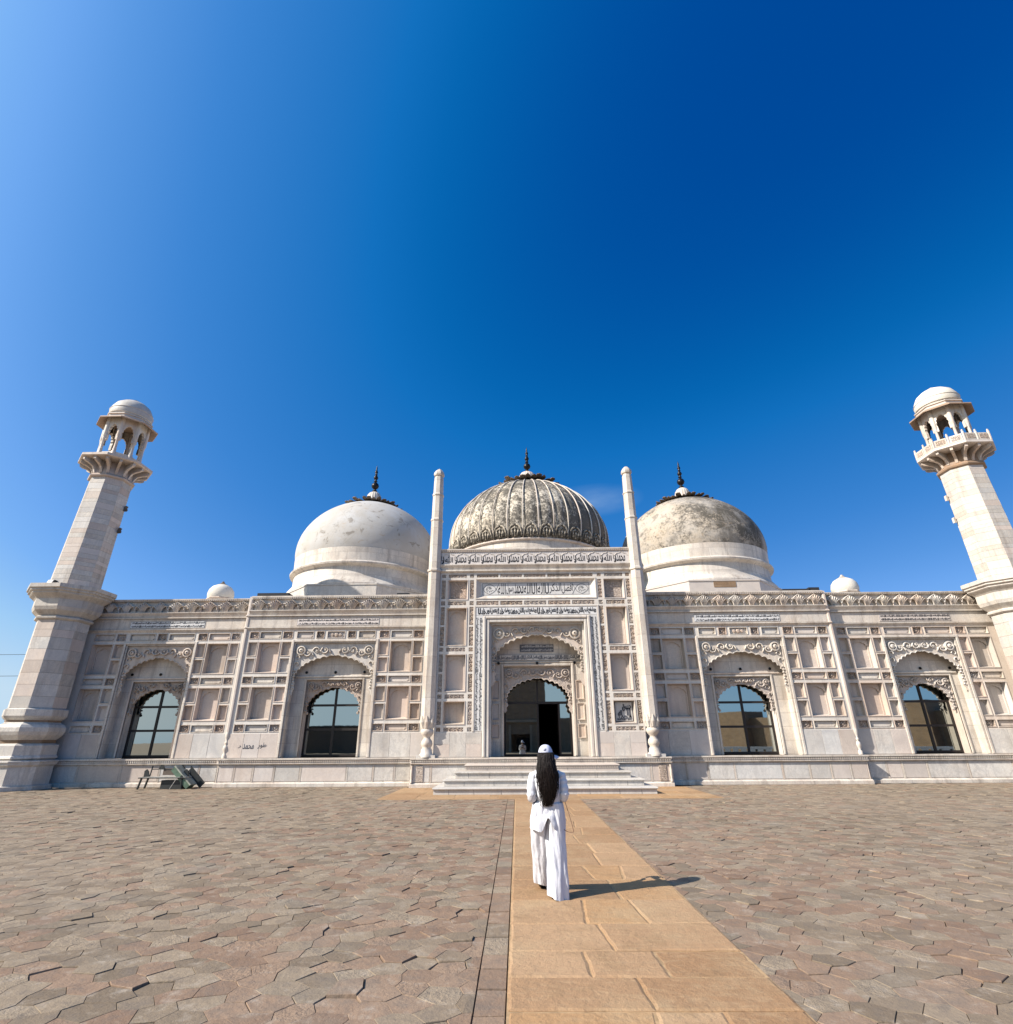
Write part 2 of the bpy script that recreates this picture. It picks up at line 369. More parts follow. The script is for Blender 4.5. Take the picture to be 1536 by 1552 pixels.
# ------------------------------------------------------------------ Arabic lettering
_F = {}
def _forms():
    base = [('ا', 0xFE8D, 2), ('ب', 0xFE8F, 4), ('ت', 0xFE95, 4), ('ث', 0xFE99, 4), ('ج', 0xFE9D, 4), ('ح', 0xFEA1, 4), ('خ', 0xFEA5, 4), ('د', 0xFEA9, 2), ('ذ', 0xFEAB, 2),
            ('ر', 0xFEAD, 2), ('ز', 0xFEAF, 2), ('س', 0xFEB1, 4), ('ش', 0xFEB5, 4), ('ص', 0xFEB9, 4), ('ض', 0xFEBD, 4), ('ط', 0xFEC1, 4), ('ع', 0xFEC9, 4), ('غ', 0xFECD, 4), ('ف', 0xFED1, 4),
            ('ق', 0xFED5, 4), ('ك', 0xFED9, 4), ('ل', 0xFEDD, 4), ('م', 0xFEE1, 4), ('ن', 0xFEE5, 4), ('ه', 0xFEE9, 4), ('و', 0xFEED, 2), ('ى', 0xFEEF, 2), ('ي', 0xFEF1, 4)]
    for c, b, n in base: _F[c] = (b, n)
_forms()
def shape(txt):
    out = []
    words = txt
    for i, c in enumerate(words):
        if c not in _F: out.append(c); continue
        b, n = _F[c]
        prev = i > 0 and words[i-1] in _F and _F[words[i-1]][1] == 4
        nxt = i+1 < len(words) and words[i+1] in _F and n == 4
        if prev and nxt: out.append(chr(b+3))
        elif nxt: out.append(chr(b+2))
        elif prev: out.append(chr(b+1))
        else: out.append(chr(b))
    return ''.join(reversed(out))
_TC = {}
def text_mesh(body, shaped=False, bold=.012):
    key = (body, shaped, bold)
    if key in _TC: return _TC[key]
    c = bpy.data.curves.new('lettering', 'FONT'); c.body = body if shaped else shape(body); c.resolution_u = 2; c.offset = bold; c.extrude = .004
    o = bpy.data.objects.new('lettering_source', c); COL.objects.link(o)
    dg = bpy.context.evaluated_depsgraph_get(); dg.update()
    me = o.evaluated_get(dg).to_mesh()
    vs = [tuple(v.co) for v in me.vertices]; fs = [tuple(p.vertices) for p in me.polygons]
    bpy.data.objects.remove(o); bpy.data.curves.remove(c)
    xs = [v[0] for v in vs]; ys = [v[1] for v in vs]
    x0, x1, y0, y1 = min(xs), max(xs), min(ys), max(ys)
    _TC[key] = ([((a-x0)/(x1-x0), (b-y0)/(y1-y0), d) for a, b, d in vs], fs, (x1-x0)/(y1-y0)); return _TC[key]
def put_text(mb, body, x0, x1, z0, z1, y, shaped=False, turn=0, bold=.012, th=.35):
    """set a line of lettering in a rectangle of the wall; turn=1 runs it upwards, -1 downwards"""
    vs, fs, _ = text_mesh(body, shaped, bold)
    o = []
    for a, b, d in vs:
        if turn == 0: o.append((x0+a*(x1-x0), y-.002-d*th, z0+b*(z1-z0)))
        elif turn == 1: o.append((x1-b*(x1-x0), y-.002-d*th, z0+a*(z1-z0)))
        else: o.append((x0+b*(x1-x0), y-.002-d*th, z1-a*(z1-z0)))
    mb.add(o, fs)

# ------------------------------------------------------------------ ground, courtyard, path
ground = MB().add([(-900, -900, -.09), (900, -900, -.09), (900, 900, -.09), (-900, 900, -.09)], [(0, 1, 2, 3)]).build('ground', M['earth']); tag(ground, kind='structure')
PW0, PW1 = -.965, .975           # the sandstone path
AP = (-5.15, 5.3, -5.2)          # apron before the stairs: x0, x1, front y
def courtyard():
    bed = MB().add([(-48, -24.2, -.022), (48, -24.2, -.022), (48, 0, -.022), (-48, 0, -.022)], [(0, 1, 2, 3)]).build('courtyard', M['gap']); tag(bed, kind='structure')
    tag(MB().add([(-60, -75, -.03), (60, -75, -.03), (60, -24.2, -.03), (-60, -24.2, -.03)], [(0, 1, 2, 3)]).build('forecourt', M['paver']), kind='structure')
    W, H = .236, .25              # column pitch, row pitch
    cols = range(-208, 209); cand = []
    def jit(i, j, k): 
        h = math.sin(i*127.1+j*311.7+k*74.7)*43758.5453; return (h-math.floor(h))-.5
    def vert(gx, gy):
        return (gx+jit(round(gx*100), round(gy*100), 1)*.085, gy+jit(round(gx*100), round(gy*100), 2)*.075)
    def clip(poly, x0, keep_less):
        out = []
        for i, p in enumerate(poly):
            q = poly[(i+1) % len(poly)]
            ip = (p[0] < x0) == keep_less; iq = (q[0] < x0) == keep_less
            if ip: out.append(p)
            if ip != iq:
                t = (x0-p[0])/(q[0]-p[0]); out.append((x0, p[1]+t*(q[1]-p[1])))
        return out
    XL, XR = PW0-.2275, PW1+.008
    for ci in cols:
        cx = ci*W
        for rj in range(-97, 1):
            cy = rj*H+(H/2 if ci % 2 else 0)
            if cy < -23.6 or cy > .05: continue
            a = W/3
            pts = [vert(cx-2*a, cy), vert(cx-a, cy-H/2), vert(cx+a, cy-H/2), vert(cx+2*a, cy), vert(cx+a, cy+H/2), vert(cx-a, cy+H/2)]
            if cy > AP[2]+.12 and AP[0]+.1 < cx < AP[1]-.1: continue
            if max(p[0] for p in pts) > XL and min(p[0] for p in pts) < XR:
                if cx < (XL+XR)/2:
                    if min(p[0] for p in pts) > XL-.025: continue
                    pts = clip(pts, XL, True)
                else:
                    if max(p[0] for p in pts) < XR+.025: continue
                    pts = clip(pts, XR, False)
            if len(pts) < 3: continue
            d = math.hypot(cx+.88, cy+23.57)
            inview = abs(cx+.88) < .95*(cy+23.57)*1.02+.4 and cy+23.57 > 3.6
            cand.append((d if inview else 999+d, cx, cy, pts))
    cand.sort(key=lambda c: c[0])
    def piece(mb, c, lod):
        _, cx, cy, pts = c
        n = len(pts); mx = sum(p[0] for p in pts)/n; my = sum(p[1] for p in pts)/n
        r = random.Random(int(cx*1000)*7919+int(cy*1000))
        odd = r.random() < .16; g = r.choice((.006, .009, .012)) if odd else r.choice((.002, .002, .003, .004)); z = r.gauss(-.003, .0055 if odd else .0015)
        if r.random() < .035: z -= r.uniform(.005, .011)
        tl = .028 if odd else .011; tx, ty = r.uniform(-tl, tl), r.uniform(-tl, tl)
        vs = []
        for lev, (ins, dz) in enumerate(((g*.4, -.04), (g*.5, -.004), (g*.6+.002, 0))):
            for x, y in pts:
                l = math.hypot(x-mx, y-my); k = max(.2, 1-ins/max(l*.85, .05))
                X = mx+(x-mx)*k; Y = my+(y-my)*k
                wob = noise.noise((X*9, Y*9, lev))*.004
                vs.append((X, Y, z+dz+(X-mx)*tx+(Y-my)*ty+(wob if lev else 0)))
        vs.append((mx, my, z+r.uniform(-.004, .004)))
        fs = [(lv*n+i, lv*n+(i+1) % n, (lv+1)*n+(i+1) % n, (lv+1)*n+i) for lv in (0, 1) for i in range(n)]
        fs += [(2*n+i, 2*n+(i+1) % n, 3*n) for i in range(n)]
        mb.add(vs, fs)
    for c in cand[:300]:
        mb = MB(); piece(mb, c, 0); mb.build('paver', M['paver'], bed)
    far = MB()
    for c in cand[300:]: piece(far, c, 1)
    far.build('paver_field', M['paver'], bed)['kind'] = 'stuff'
    # a row of rectangular border stones along the left of the path
    y = -23.5; i = 0
    while y < AP[2]-.05:
        l = rnd.uniform(.3, .46); 
        mb = MB(); x0, x1 = PW0-.2275, PW0-.005; z = rnd.uniform(-.006, .004)
        y1 = min(y+l, AP[2]-.01)
        mb.add([(x0+.003, y+.004, -.05), (x1-.003, y+.004, -.05), (x1-.003, y1-.004, -.05), (x0+.003, y1-.004, -.05), (x0+.010, y+.010, z), (x1-.010, y+.010, z+rnd.uniform(-.004, .004)), (x1-.010, y1-.010, z+rnd.uniform(-.004, .004)), (x0+.010, y1-.010, z)],
               [(4, 5, 6, 7), (0, 1, 5, 4), (1, 2, 6, 5), (2, 3, 7, 6), (3, 0, 4, 7)])
        mb.build('border_stone', M['paver'], bed); y = y1; i += 1
    return bed
courtyard()
def slab(parent, x0, x1, y0, y1, mat='sand', name='paving_slab', z=.012, sk=(0, 0)):
    r = random.Random(int(x0*991+y0*677)); j = lambda s: r.uniform(-s, s)
    n = 6; pts = []
    cs = [(x0+.004-sk[0], y0+.003), (x1-.004-sk[1], y0+.003), (x1-.004+sk[1], y1-.003), (x0+.004+sk[0], y1-.003)]
    for k in range(4):
        a, b = cs[k], cs[(k+1) % 4]
        for t in range(n):
            u = t/n; w = .007 if t else .005
            pts.append((a[0]+(b[0]-a[0])*u+j(w), a[1]+(b[1]-a[1])*u+j(w)))
    m = len(pts); mx, my = (x0+x1)/2, (y0+y1)/2; zz = z+j(.004)
    vs = [(x, y, -.03) for x, y in pts]+[(x, y, zz-.008) for x, y in pts]+[(x+(mx-x)*.022/max(.1, abs(mx-x)), y+(my-y)*.022/max(.1, abs(my-y)), zz+noise.noise((x*3, y*3, 0))*.003) for x, y in pts]
    fs = [(l*m+i, l*m+(i+1) % m, (l+1)*m+(i+1) % m, (l+1)*m+i) for l in (0, 1) for i in range(m)]+[tuple(range(2*m, 3*m))]
    mb = MB().add(vs, fs); return mb.build(name, M[mat], parent, tri=True)
def path():
    bed = MB().box(PW0-.004, PW1+.004, -24.5, AP[2], -.05, .004).build('path', M['mortar']); tag(bed, kind='structure')
    # joints of the rows measured from the photograph, nearest first
    ys = [-23.4, -19.6, -19.02, -18.48, -17.93, -17.2, -16.35, -15.4, -14.6, -13.7, -12.8, -11.9, -11.0, -10.1, -9.2, -8.3, -7.4, -6.5, -5.75, AP[2]]
    cuts = [[.5], [-.02, .42], [.0], [-.34, .24], [-.1], [-.2, .35], [.25], [.05, .5], [.28], [-.4, .3], [.15], [.35], [-.2, .3], [.2], [.4], [.0, .5], [.3], [.1], [.3]]
    for i in range(len(ys)-1):
        y0, y1 = ys[i], ys[i+1]; xs = [PW0]+cuts[i % len(cuts)]+[PW1]
        sk = [0]+[rnd.uniform(-.04, .04) for _ in xs[2:]]+[0]
        for j, (a, b) in enumerate(zip(xs, xs[1:])): slab(bed, a, b, y0, y1, z=.012+rnd.uniform(-.004, .004), sk=(sk[j], sk[j+1]))
path()
def apron():
    bed = MB().box(AP[0], AP[1], AP[2]+.004, -.9, -.05, .003).build('pavement', M['mortar']); tag(bed, kind='structure')
    y = AP[2]+.01
    for dy in (.75, .7, .9, .8, 1.1):
        x = AP[0]
        while x < AP[1]-.01:
            w = rnd.uniform(.8, 1.5); x1 = min(x+w, AP[1])
            if AP[1]-x1 < .5: x1 = AP[1]
            slab(bed, x, x1, y, min(y+dy, -.92), z=.01); x = x1
        y += dy
apron()

# ------------------------------------------------------------------ the mosque
mosque = empty('mosque'); tag(mosque, 'cream marble mosque with three domes, two minarets and a carved portal', 'mosque')

def arch_curve(hw, zs, za, foils, d, hook=0.0, steps=7):
    """multifoil arch from left springing over the apex to the right springing, (x,z) about x=0"""
    base = []
    N = foils*steps
    for i in range(N+1):
        t = i/N; th = t*math.pi/2
        x = -hw*math.cos(th)**.92; z = zs+(za-zs)*(.9*math.sin(th)**.95+.1*t**3)
        base.append((x, z))
    left = []
    for i, (x, z) in enumerate(base):
        a = base[max(i-1, 0)]; b = base[min(i+1, N)]
        tx, tz = b[0]-a[0], b[1]-a[1]; l = math.hypot(tx, tz) or 1
        nx, nz = -tz/l, tx/l
        k = abs(math.sin(math.pi*i/steps))
        if i >= N-1: k = .5 if i == N else k
        left.append((x+nx*d*k, z+nz*d*k))
    left[-1] = (0, za+d*.7)
    right = [(-x, z) for x, z in reversed(left[:-1])]
    return left+right
def arch_plate(mb, cx, hw, z0, z1, curve, y0, y1):
    """flat plate between a rectangle and the arch cut into its lower edge"""
    pts = [(cx-hw, z0), (cx-hw, z1), (cx+hw, z1), (cx+hw, z0)]
    cur = [(cx+x, max(z, z0)) for x, z in reversed(curve)]
    cl = []
    for p in cur:
        if not cl or math.hypot(p[0]-cl[-1][0], p[1]-cl[-1][1]) > 1e-4: cl.append(p)
    # split into a left and a right half so that the outlines stay simple
    top = max(range(len(cl)), key=lambda i: cl[i][1]); 
    rgt = cl[:top+1]; lft = cl[top:]
    mb.poly([(cx, z1), (cx+hw, z1), (cx+hw, z0)]+([(rgt[0][0], z0)] if rgt[0][1] > z0+1e-4 else [])+rgt, y0, y1)
    mb.poly([(cx-hw, z0), (cx-hw, z1), (cx, z1)]+lft+([(lft[-1][0], z0)] if lft[-1][1] > z0+1e-4 else []), y0, y1)

_NC = {}
def niche_mesh(w, h, d, frame=.03, arch=True, deepsill=.06):
    key = ('n', round(w, 3), round(h, 3), round(d, 3), arch)
    if key in _NC: return _NC[key]
    mb = MB(); x0, x1 = -w/2, w/2; e = min(.05, w*.08)
    # moulded frame, proud of the wall
    f = frame
    for a, b, c, g in ((x0-f, x1+f, h, h+f), (x0-f, x1+f, -f, 0), (x0-f, x0, 0, h), (x1, x1+f, 0, h)): mb.box(a, b, -.02, .004, c, g)
    o = [(x0, 0, 0), (x1, 0, 0), (x1, 0, h), (x0, 0, h)]
    i = [(x0+e, d, deepsill), (x1-e, d, deepsill), (x1-e, d, h-e*.5), (x0+e, d, h-e*.5)]
    mb.add(o+i, [(0, 1, 5, 4), (1, 2, 6, 5), (2, 3, 7, 6), (3, 0, 4, 7), (4, 5, 6, 7)])
    if arch:
        hw = (x1-x0)/2-e; zt = h-e*.5; za = zt-hw*.30; zs = zt-hw*.95
        cur = arch_curve(hw*.84, zs, za, 3, hw*.07, steps=5)
        arch_plate(mb, 0, hw-.002, zs-.02, zt-.002, cur, d-.055 if d > .12 else d-.03, d-.002)
        for s in (-1, 1): mb.box(min(s*(hw-.002), s*hw*.86), max(s*(hw-.002), s*hw*.86), d-.045 if d > .12 else d-.024, d-.002, deepsill+.003, zs-.02)
    _NC[key] = mb.mesh('niche_panel', M['panel'], tri=True); return _NC[key]
def cartouche_mesh(w, h, d=.075):
    key = ('c', round(w, 3), round(h, 3))
    if key in _NC: return _NC[key]
    mb = MB(); x0, x1 = -w/2, w/2; f = .025
    for a, b, c, g in ((x0-f, x1+f, h, h+f), (x0-f, x1+f, -f, 0), (x0-f, x0, 0, h), (x1, x1+f, 0, h)): mb.box(a, b, -.018, .004, c, g)
    mb.add([(x0, 0, 0), (x1, 0, 0), (x1, 0, h), (x0, 0, h), (x0, d, .01), (x1, d, .01), (x1, d, h), (x0, d, h)], [(0, 1, 5, 4), (1, 2, 6, 5), (2, 3, 7, 6), (3, 0, 4, 7), (4, 5, 6, 7)])
    c = h*.28; pts = []
    for sx, sz, flip in ((-1, -1, 1), (1, -1, 0), (1, 1, 1), (-1, 1, 0)):
        X = (x1-.035) if sx > 0 else (x0+.035); Z = (h-.03) if sz > 0 else .03
        arc = [(X-sx*c*math.cos(t), Z-sz*c*math.sin(t)) for t in [k*math.pi/8 for k in range(5)]]
        pts += arc if not flip else arc[::-1]
    mb.poly(pts, d-.022, d-.002)
    _NC[key] = mb.mesh('cartouche_panel', M['marble'], tri=True); return _NC[key]
def rosette_mesh(w, h, d=.085):
    key = ('r', round(w, 3), round(h, 3))
    if key in _NC: return _NC[key]
    mb = MB(); x0, x1 = -w/2, w/2; f = .025
    for a, b, c, g in ((x0-f, x1+f, h, h+f), (x0-f, x1+f, -f, 0), (x0-f, x0, 0, h), (x1, x1+f, 0, h)): mb.box(a, b, -.018, .004, c, g)
    mb.add([(x0, 0, 0), (x1, 0, 0), (x1, 0, h), (x0, 0, h), (x0, d, .01), (x1, d, .01), (x1, d, h), (x0, d, h)], [(0, 1, 5, 4), (1, 2, 6, 5), (2, 3, 7, 6), (3, 0, 4, 7), (4, 5, 6, 7)])
    r = min(w, h)*.42
    mb.disc(0, h/2, d-.001, [(r, 0), (r*.95, .03), (r*.75, .032), (r*.68, .008), (r*.42, .008), (r*.34, .036), (r*.12, .045)], 14)
    for k in range(8):
        a = k*math.pi/4
        mb.disc(r*.56*math.cos(a), h/2+r*.56*math.sin(a), d-.006, [(r*.13, 0), (r*.08, .022)], 6)
    _NC[key] = mb.mesh('rosette', M['carved_soft']); return _NC[key]

def grid_wall(mb, u0, u1, z0, z1, y, holes):
    xs = sorted({u0, u1, *[min(max(a, u0), u1) for h in holes for a in h[:2]]}); zs = sorted({z0, z1, *[min(max(a, z0), z1) for h in holes for a in h[2:]]})
    for a, b in zip(xs, xs[1:]):
        for c, d in zip(zs, zs[1:]):
            if b-a < 1e-5 or d-c < 1e-5: continue
            mx, mz = (a+b)/2, (c+d)/2
            if any(h[0] < mx < h[1] and h[2] < mz < h[3] for h in holes): continue
            mb.add([(a, y, c), (b, y, c), (b, y, d), (a, y, d)], [(0, 1, 2, 3)])
ROWS = ((5.75, 6.02), (3.9, 4.15), (2.02, 2.27))
BIGS = ((4.33, 5.58), (2.46, 3.73))
SML = ((5.02, 5.58), (4.33, 4.90), (3.17, 3.73), (2.46, 3.04))
def hook_ring(parent, x, y, z):
    MB().disc(x, z, y, [(.055, 0), (.06, .03), (.035, .035), (.03, .005)], 10).build('hook_ring', M['iron'], parent)
def scroll_relief(mb, cx, z0, z1, hw, y, curve, big):
    """rosettes and acanthus scrolls of a spandrel, kept clear of the arch"""
    top = max(z for _, z in curve)
    def above(x, pad):       # height of the arch under x
        return max([z for q, z in curve if abs(q-x) < .09] or [z0])+pad
    for s in (-1, 1):
        r = big; X = cx+s*(hw-r-.06); Z = z1-r-.09
        mb.disc(X, Z, y, [(r, 0), (r*.97, .09), (r*.76, .10), (r*.68, .03), (r*.48, .03), (r*.40, .11), (r*.16, .13), (r*.1, .06)], 16)
        k = 0; x = hw-2*r-.16
        while x > .16:
            lo = above(x, .07); hi = z1-.06; rr = min((hi-lo)/2, .17)
            if rr > .05:
                xx, zz = cx+s*x, (lo+hi)/2
                sg = 1 if k % 2 else -1
                pts = [(xx+s*rr*math.cos(a)*(1-a/8), y-.04, zz+sg*rr*math.sin(a)*(1-a/8)) for a in [q*.6 for q in range(11)]]
                mb.tube(pts, [.036*(1-q/16) for q in range(11)], 5, flat=1.4)
                mb.disc(xx, zz, y, [(rr*.32, 0), (rr*.24, .07)], 7)
                mb.tube([(xx-s*rr*.9, y-.03, zz-sg*rr*.2), (xx-s*rr*1.35, y-.045, zz+sg*rr*.55), (xx-s*rr*1.5, y-.02, zz+sg*rr*.9)], [.03, .03, .008], 5, flat=1.5)
            x -= max(.2, rr*2.15); k += 1
        k = 0; z = Z-r-.1
        while z > z0-.35:
            xin = [abs(q) for q, zq in curve if abs(zq-z) < .09]
            w = hw-.03-(max(xin) if xin else hw-.12); rr = min(max(w*.45, .04), .11)
            xx = cx+s*(hw-.03-rr); sg = 1 if k % 2 else -1
            pts = [(xx+sg*s*rr*math.cos(a)*(1-a/8), y-.035, z+rr*1.1*math.sin(a)*(1-a/8)) for a in [q*.6 for q in range(9)]]
            mb.tube(pts, [.03*(1-q/14) for q in range(9)], 5, flat=1.4); z -= rr*2.2+.03; k += 1

def wing_bay(s, u0, u1, wc, whw, y, cols_small, cols_big, par_z, outer):
    """one bay of a wing: lattice wall of niches with the arched window in the middle; u=|x|"""
    zt = 5.58; holes = [(wc-whw, wc+whw, 1.02, zt)]
    over = []
    k = whw/1.77
    over = [(wc-1.69*k, wc-.99*k, 'c'), (wc-.83*k, wc-.53*k, 'r'), (wc-.37*k, wc+.37*k, 'm'), (wc+.53*k, wc+.83*k, 'r'), (wc+.99*k, wc+1.69*k, 'c')] if not outer else \
           [(wc-1.42, wc-.32, 'c'), (wc-.18, wc+.18, 'r'), (wc+.32, wc+1.42, 'c')]
    panels = []
    for a, b in cols_small:
        for c, d in SML: panels.append((a, b, c, d, 's'))
        for c, d in ROWS: panels.append((a, b, c, d, 'r'))
    for a, b in cols_big:
        for c, d in BIGS: panels.append((a, b, c, d, 'b'))
        for c, d in ROWS: panels.append((a, b, c, d, 'c'))
    for a, b, t in over: panels.append((a, b, ROWS[0][0], ROWS[0][1], 'r' if t == 'r' else ('m' if t == 'm' else 'c')))
    holes += [p[:4] for p in panels]
    mb = MB(s); grid_wall(mb, u0, u1, 1.02, 6.1, y, holes)
    wall = mb.build('wing_wall', M['trim'], mosque)
    for a, b, c, d, t in panels:
        w, h = b-a, d-c
        if t == 'b': me = niche_mesh(w, h, .24)
        elif t == 's': me = niche_mesh(w, h, .11, deepsill=.03)
        elif t == 'r': me = rosette_mesh(w, h)
        else: me = cartouche_mesh(w, h)
        put({'b': 'niche_panel', 's': 'small_niche_panel', 'r': 'rosette'}.get(t, 'cartouche_panel'), me, wall, (s*(a+b)/2, y, c))
        if t == 'm':
            mm = MB()
            for q in (-.17, 0, .17): mm.disc(q, h/2, .03, [(.075 if q else .1, 0), (.06, .035), (.03, .04)], 10)
            mm.build('medallion', M['carved_soft'], wall, (s*(a+b)/2, y, c))
    # plain slabs under the lattice
    for a, b in ((u0, wc-whw-.06), (wc+whw+.06, u1)):
        x = a+.02; z = 1.04
        splits = [x, x+(b-a)*.36, x+(b-a)*.68, b-.02]
        for p, q in zip(splits, splits[1:]):
            MB(s).cbox(min(p, q)+.004, max(p, q)-.004, y-.018, y+.01, z, 1.94, .006).build('marble_slab', M['slab'], wall)
    # posts of the top row run up past the band
    pm = MB(s)
    # window: frame moulding, outer arch, recess, inner arch, glazed door
    win = MB(s)
    for a, b, c, d in ((wc-whw-.1, wc-whw, 1.03, zt+.1), (wc+whw, wc+whw+.1, 1.03, zt+.1), (wc-whw, wc+whw, zt, zt+.1)): win.cbox(a, b, y-.045, y+.02, c, d, .015)
    for a, b, c, d in ((wc-whw, wc-whw+.05, 1.03, zt), (wc+whw-.05, wc+whw, 1.03, zt), (wc-whw+.05, wc+whw-.05, zt-.05, zt)): win.box(a, b, y+.03, y+.2, c, d)
    iy = y+.5
    win.add([(wc-whw, y, 1.02), (wc-whw, iy, 1.02), (wc-whw, iy, zt), (wc-whw, y, zt), (wc+whw, y, 1.02), (wc+whw, iy, 1.02), (wc+whw, iy, zt), (wc+whw, y, zt)],
            [(0, 1, 2, 3), (4, 7, 6, 5), (3, 2, 6, 7)])
    ih = 1.2 if not outer else 1.12
    grid_wall(win, wc-whw, wc+whw, 1.02, zt, iy, [(wc-ih, wc+ih, 1.02, 4.12)])
    window = win.build('window', M['block'], mosque)
    ap = MB(s); hw = whw-.055
    cur = arch_curve(hw-.07, 4.0 if not outer else 3.95, 5.0, 9, .055)
    arch_plate(ap, wc, hw, 3.42, zt-.055, [(-hw+.07, 3.75)]+cur+[(hw-.07, 3.75)] if False else cur, y+.12, y+.2)
    for sg in (-1, 1):   # hooked ends of the outer arch
        e = wc+sg*hw
        ap.poly([(e, 3.42), (e, 4.0), (e-sg*.10, 4.0), (e-sg*.14, 3.9), (e-sg*.11, 3.78), (e-sg*.16, 3.68), (e-sg*.10, 3.58), (e-sg*.05, 3.52)], y+.1, y+.121)
    arch = ap.build('arch_panel', M['marble'], window, tri=True)
    ed = MB(s); ed.tube([(wc+x, y+.115, z) for x, z in cur], .022, 5); scroll_relief(ed, wc, 4, zt-.06, hw, y+.12, cur, .2); ed.build('arch_relief', M['marble'], window)
    li = MB(s); li.cbox(wc-whw+.052, wc+whw-.052, iy-.05, iy-.002, 4.15, 4.23, .02)
    li.build('lintel_moulding', M['marble'], window)
    for q in (-1.25, 0, 1.25): hook_ring(window, s*(wc+q), iy-.01, 4.36)
    fr = MB(s)
    for a, b, c, d in ((wc-ih-.08, wc-ih, 1.03, 4.12), (wc+ih, wc+ih+.08, 1.03, 4.12), (wc-ih, wc+ih, 4.05, 4.12)): fr.cbox(a, b, iy-.04, iy+.04, c, d, .014)
    fr.build('inner_frame', M['marble'], window)
    im = MB(s); c2 = arch_curve(ih-.1, 2.85, 3.72, 7, .05)
    arch_plate(im, wc, ih, 2.75, 4.05, c2, iy+.1, iy+.22)
    for sg in (-1, 1): im.disc(wc+sg*(ih-.13), 2.72, iy+.12, [(.06, 0), (.04, .05)], 8)
    scroll_relief(im, wc, 3.1, 4.05, ih, iy+.1, c2, .13); im.build('inner_arch_panel', M['carved_soft'], window, tri=True)
    rv = MB(s); gy = iy+.48
    rv.add([(wc-ih, iy, 1.02), (wc-ih, gy, 1.02), (wc-ih, gy, 4.1), (wc-ih, iy, 4.1), (wc+ih, iy, 1.02), (wc+ih, gy, 1.02), (wc+ih, gy, 4.1), (wc+ih, iy, 4.1)], [(0, 1, 2, 3), (4, 7, 6, 5), (3, 2, 6, 7)])
    rv.build('reveal', M['marble'], window)
    # frame and panes
    f = MB(s); fw = .045
    for x in (wc-ih+.03, wc-.53, wc, wc+.53, wc+ih-.03):
        if abs(abs(x-wc)-.53) < .01: continue
        f.box(x-fw, x+fw, gy-.06, gy+.01, 1.03, 3.98)
    for z in (1.09, 2.09, 3.05, 3.98): f.box(wc-ih+.075, wc+ih-.075, gy-.055, gy+.005, z-.045, z+.045)
    f.build('window_frame', M['frame'], window)
    for a, b in ((wc-ih+.075, wc-.045), (wc+.045, wc+ih-.075)):
        for c, d in ((1.135, 2.045), (2.135, 3.005), (3.095, 3.935)):
            MB(s).box(a, b, gy-.02, gy-.008, c, d).build('pane', M['glass'], window)
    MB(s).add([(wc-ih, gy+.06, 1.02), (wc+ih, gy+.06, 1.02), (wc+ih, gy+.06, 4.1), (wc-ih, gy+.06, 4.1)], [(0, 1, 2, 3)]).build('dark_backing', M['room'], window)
    # cornice: cove, ledge, inscription band, ledge, soffit, frieze and beaded coping
    dz = par_z
    pr = [(y+.3, 6.08), (y+.0, 6.08), (y-.05, 6.16), (y-.085, 6.185), (y-.085, 6.225), (y-.02, 6.235), (y-.02, 6.60), (y-.03, 6.63), (y-.02, 6.69), (y-.10, 6.70), (y-.10, 6.745), (y-.035, 6.755), (y-.06, 6.83), (y-.13, 6.93), (y-.13, 6.96),
          (y+.05, 6.965), (y+.05, 7.46), (y-.05, 7.475), (y-.05, 7.52), (y-.085, 7.535), (y-.085, 7.60+dz), (y+.35, 7.61+dz), (y+.35, 6.08)]
    MB(s).prof(pr, u0, u1).build('cornice', M['block'], mosque)
    # frieze of acanthus leaves under pointed arches
    n = 12 if not outer else 10; wv = (u1-u0-.1)/n; fm = leaf_mesh(wv, .49)
    fr = None
    par = MB(s).box(u0+.02, u1-.02, y+.36, y+.5, 6.9, 7.5).build('parapet', M['block'], mosque)
    for i in range(n):
        put('frieze_leaf', fm, par, (s*(u0+.05+wv*(i+.5)), y+.03, 6.965))
    bd = MB(s); xx = u0+.03
    while xx < u1-.03:
        bd.box(xx, xx+.05, y-.075, y-.045, 7.485, 7.53); xx += .095
    b = bd.build('bead_row', M['marble'], par); b['kind'] = 'stuff'
    return wall

_LC = {}
def leaf_mesh(w, h):
    key = round(w, 3)
    if key in _LC: return _LC[key]
    mb = MB(); hw = w/2
    # pointed arch ridge
    def arch(k, z0):
        o = []
        for i in range(9):
            t = i/8; a = t*math.pi/2
            o.append((-hw*k*math.cos(a)**1.25, z0+(h-.02-z0)*(.80*math.sin(a)+.2*t**3)))
        return o
    A = arch(.97, .12); pts = A+[(-x, z) for x, z in reversed(A[:-1])]
    mb.tube([(x, -.065, z) for x, z in pts], .024, 5, flat=2.6)
    mb.tube([(-hw*.97, -.04, 0), (-hw*.97, -.045, .13)], .028, 5, flat=1.4)
    # fluted leaf: separate blades rise from the foot and curl outwards
    for k in (-3, -2, -1, 0, 1, 2, 3):
        sg = 1 if k > 0 else -1; q0 = abs(k); top = h*(.86-.105*q0); p = []; r = []
        for q in range(8):
            t = q/7
            x = sg*q0*(.024+hw*.285*t**1.4); z = .015+top*math.sin(t*math.pi*.5*(1.0+.10*q0))
            p.append((x, -.01-.105*math.sin(t*math.pi*.8), z)); r.append((.018, .021, .025, .027, .027, .024, .018, .008)[q])
        mb.tube(p, r, 5, flat=2.2)
    mb.poly([(-.05, 0), (-.03, .06), (.03, .06), (.05, 0)], -.04, 0)
    _LC[key] = mb.mesh('frieze_leaf', M['marble']); return _LC[key]

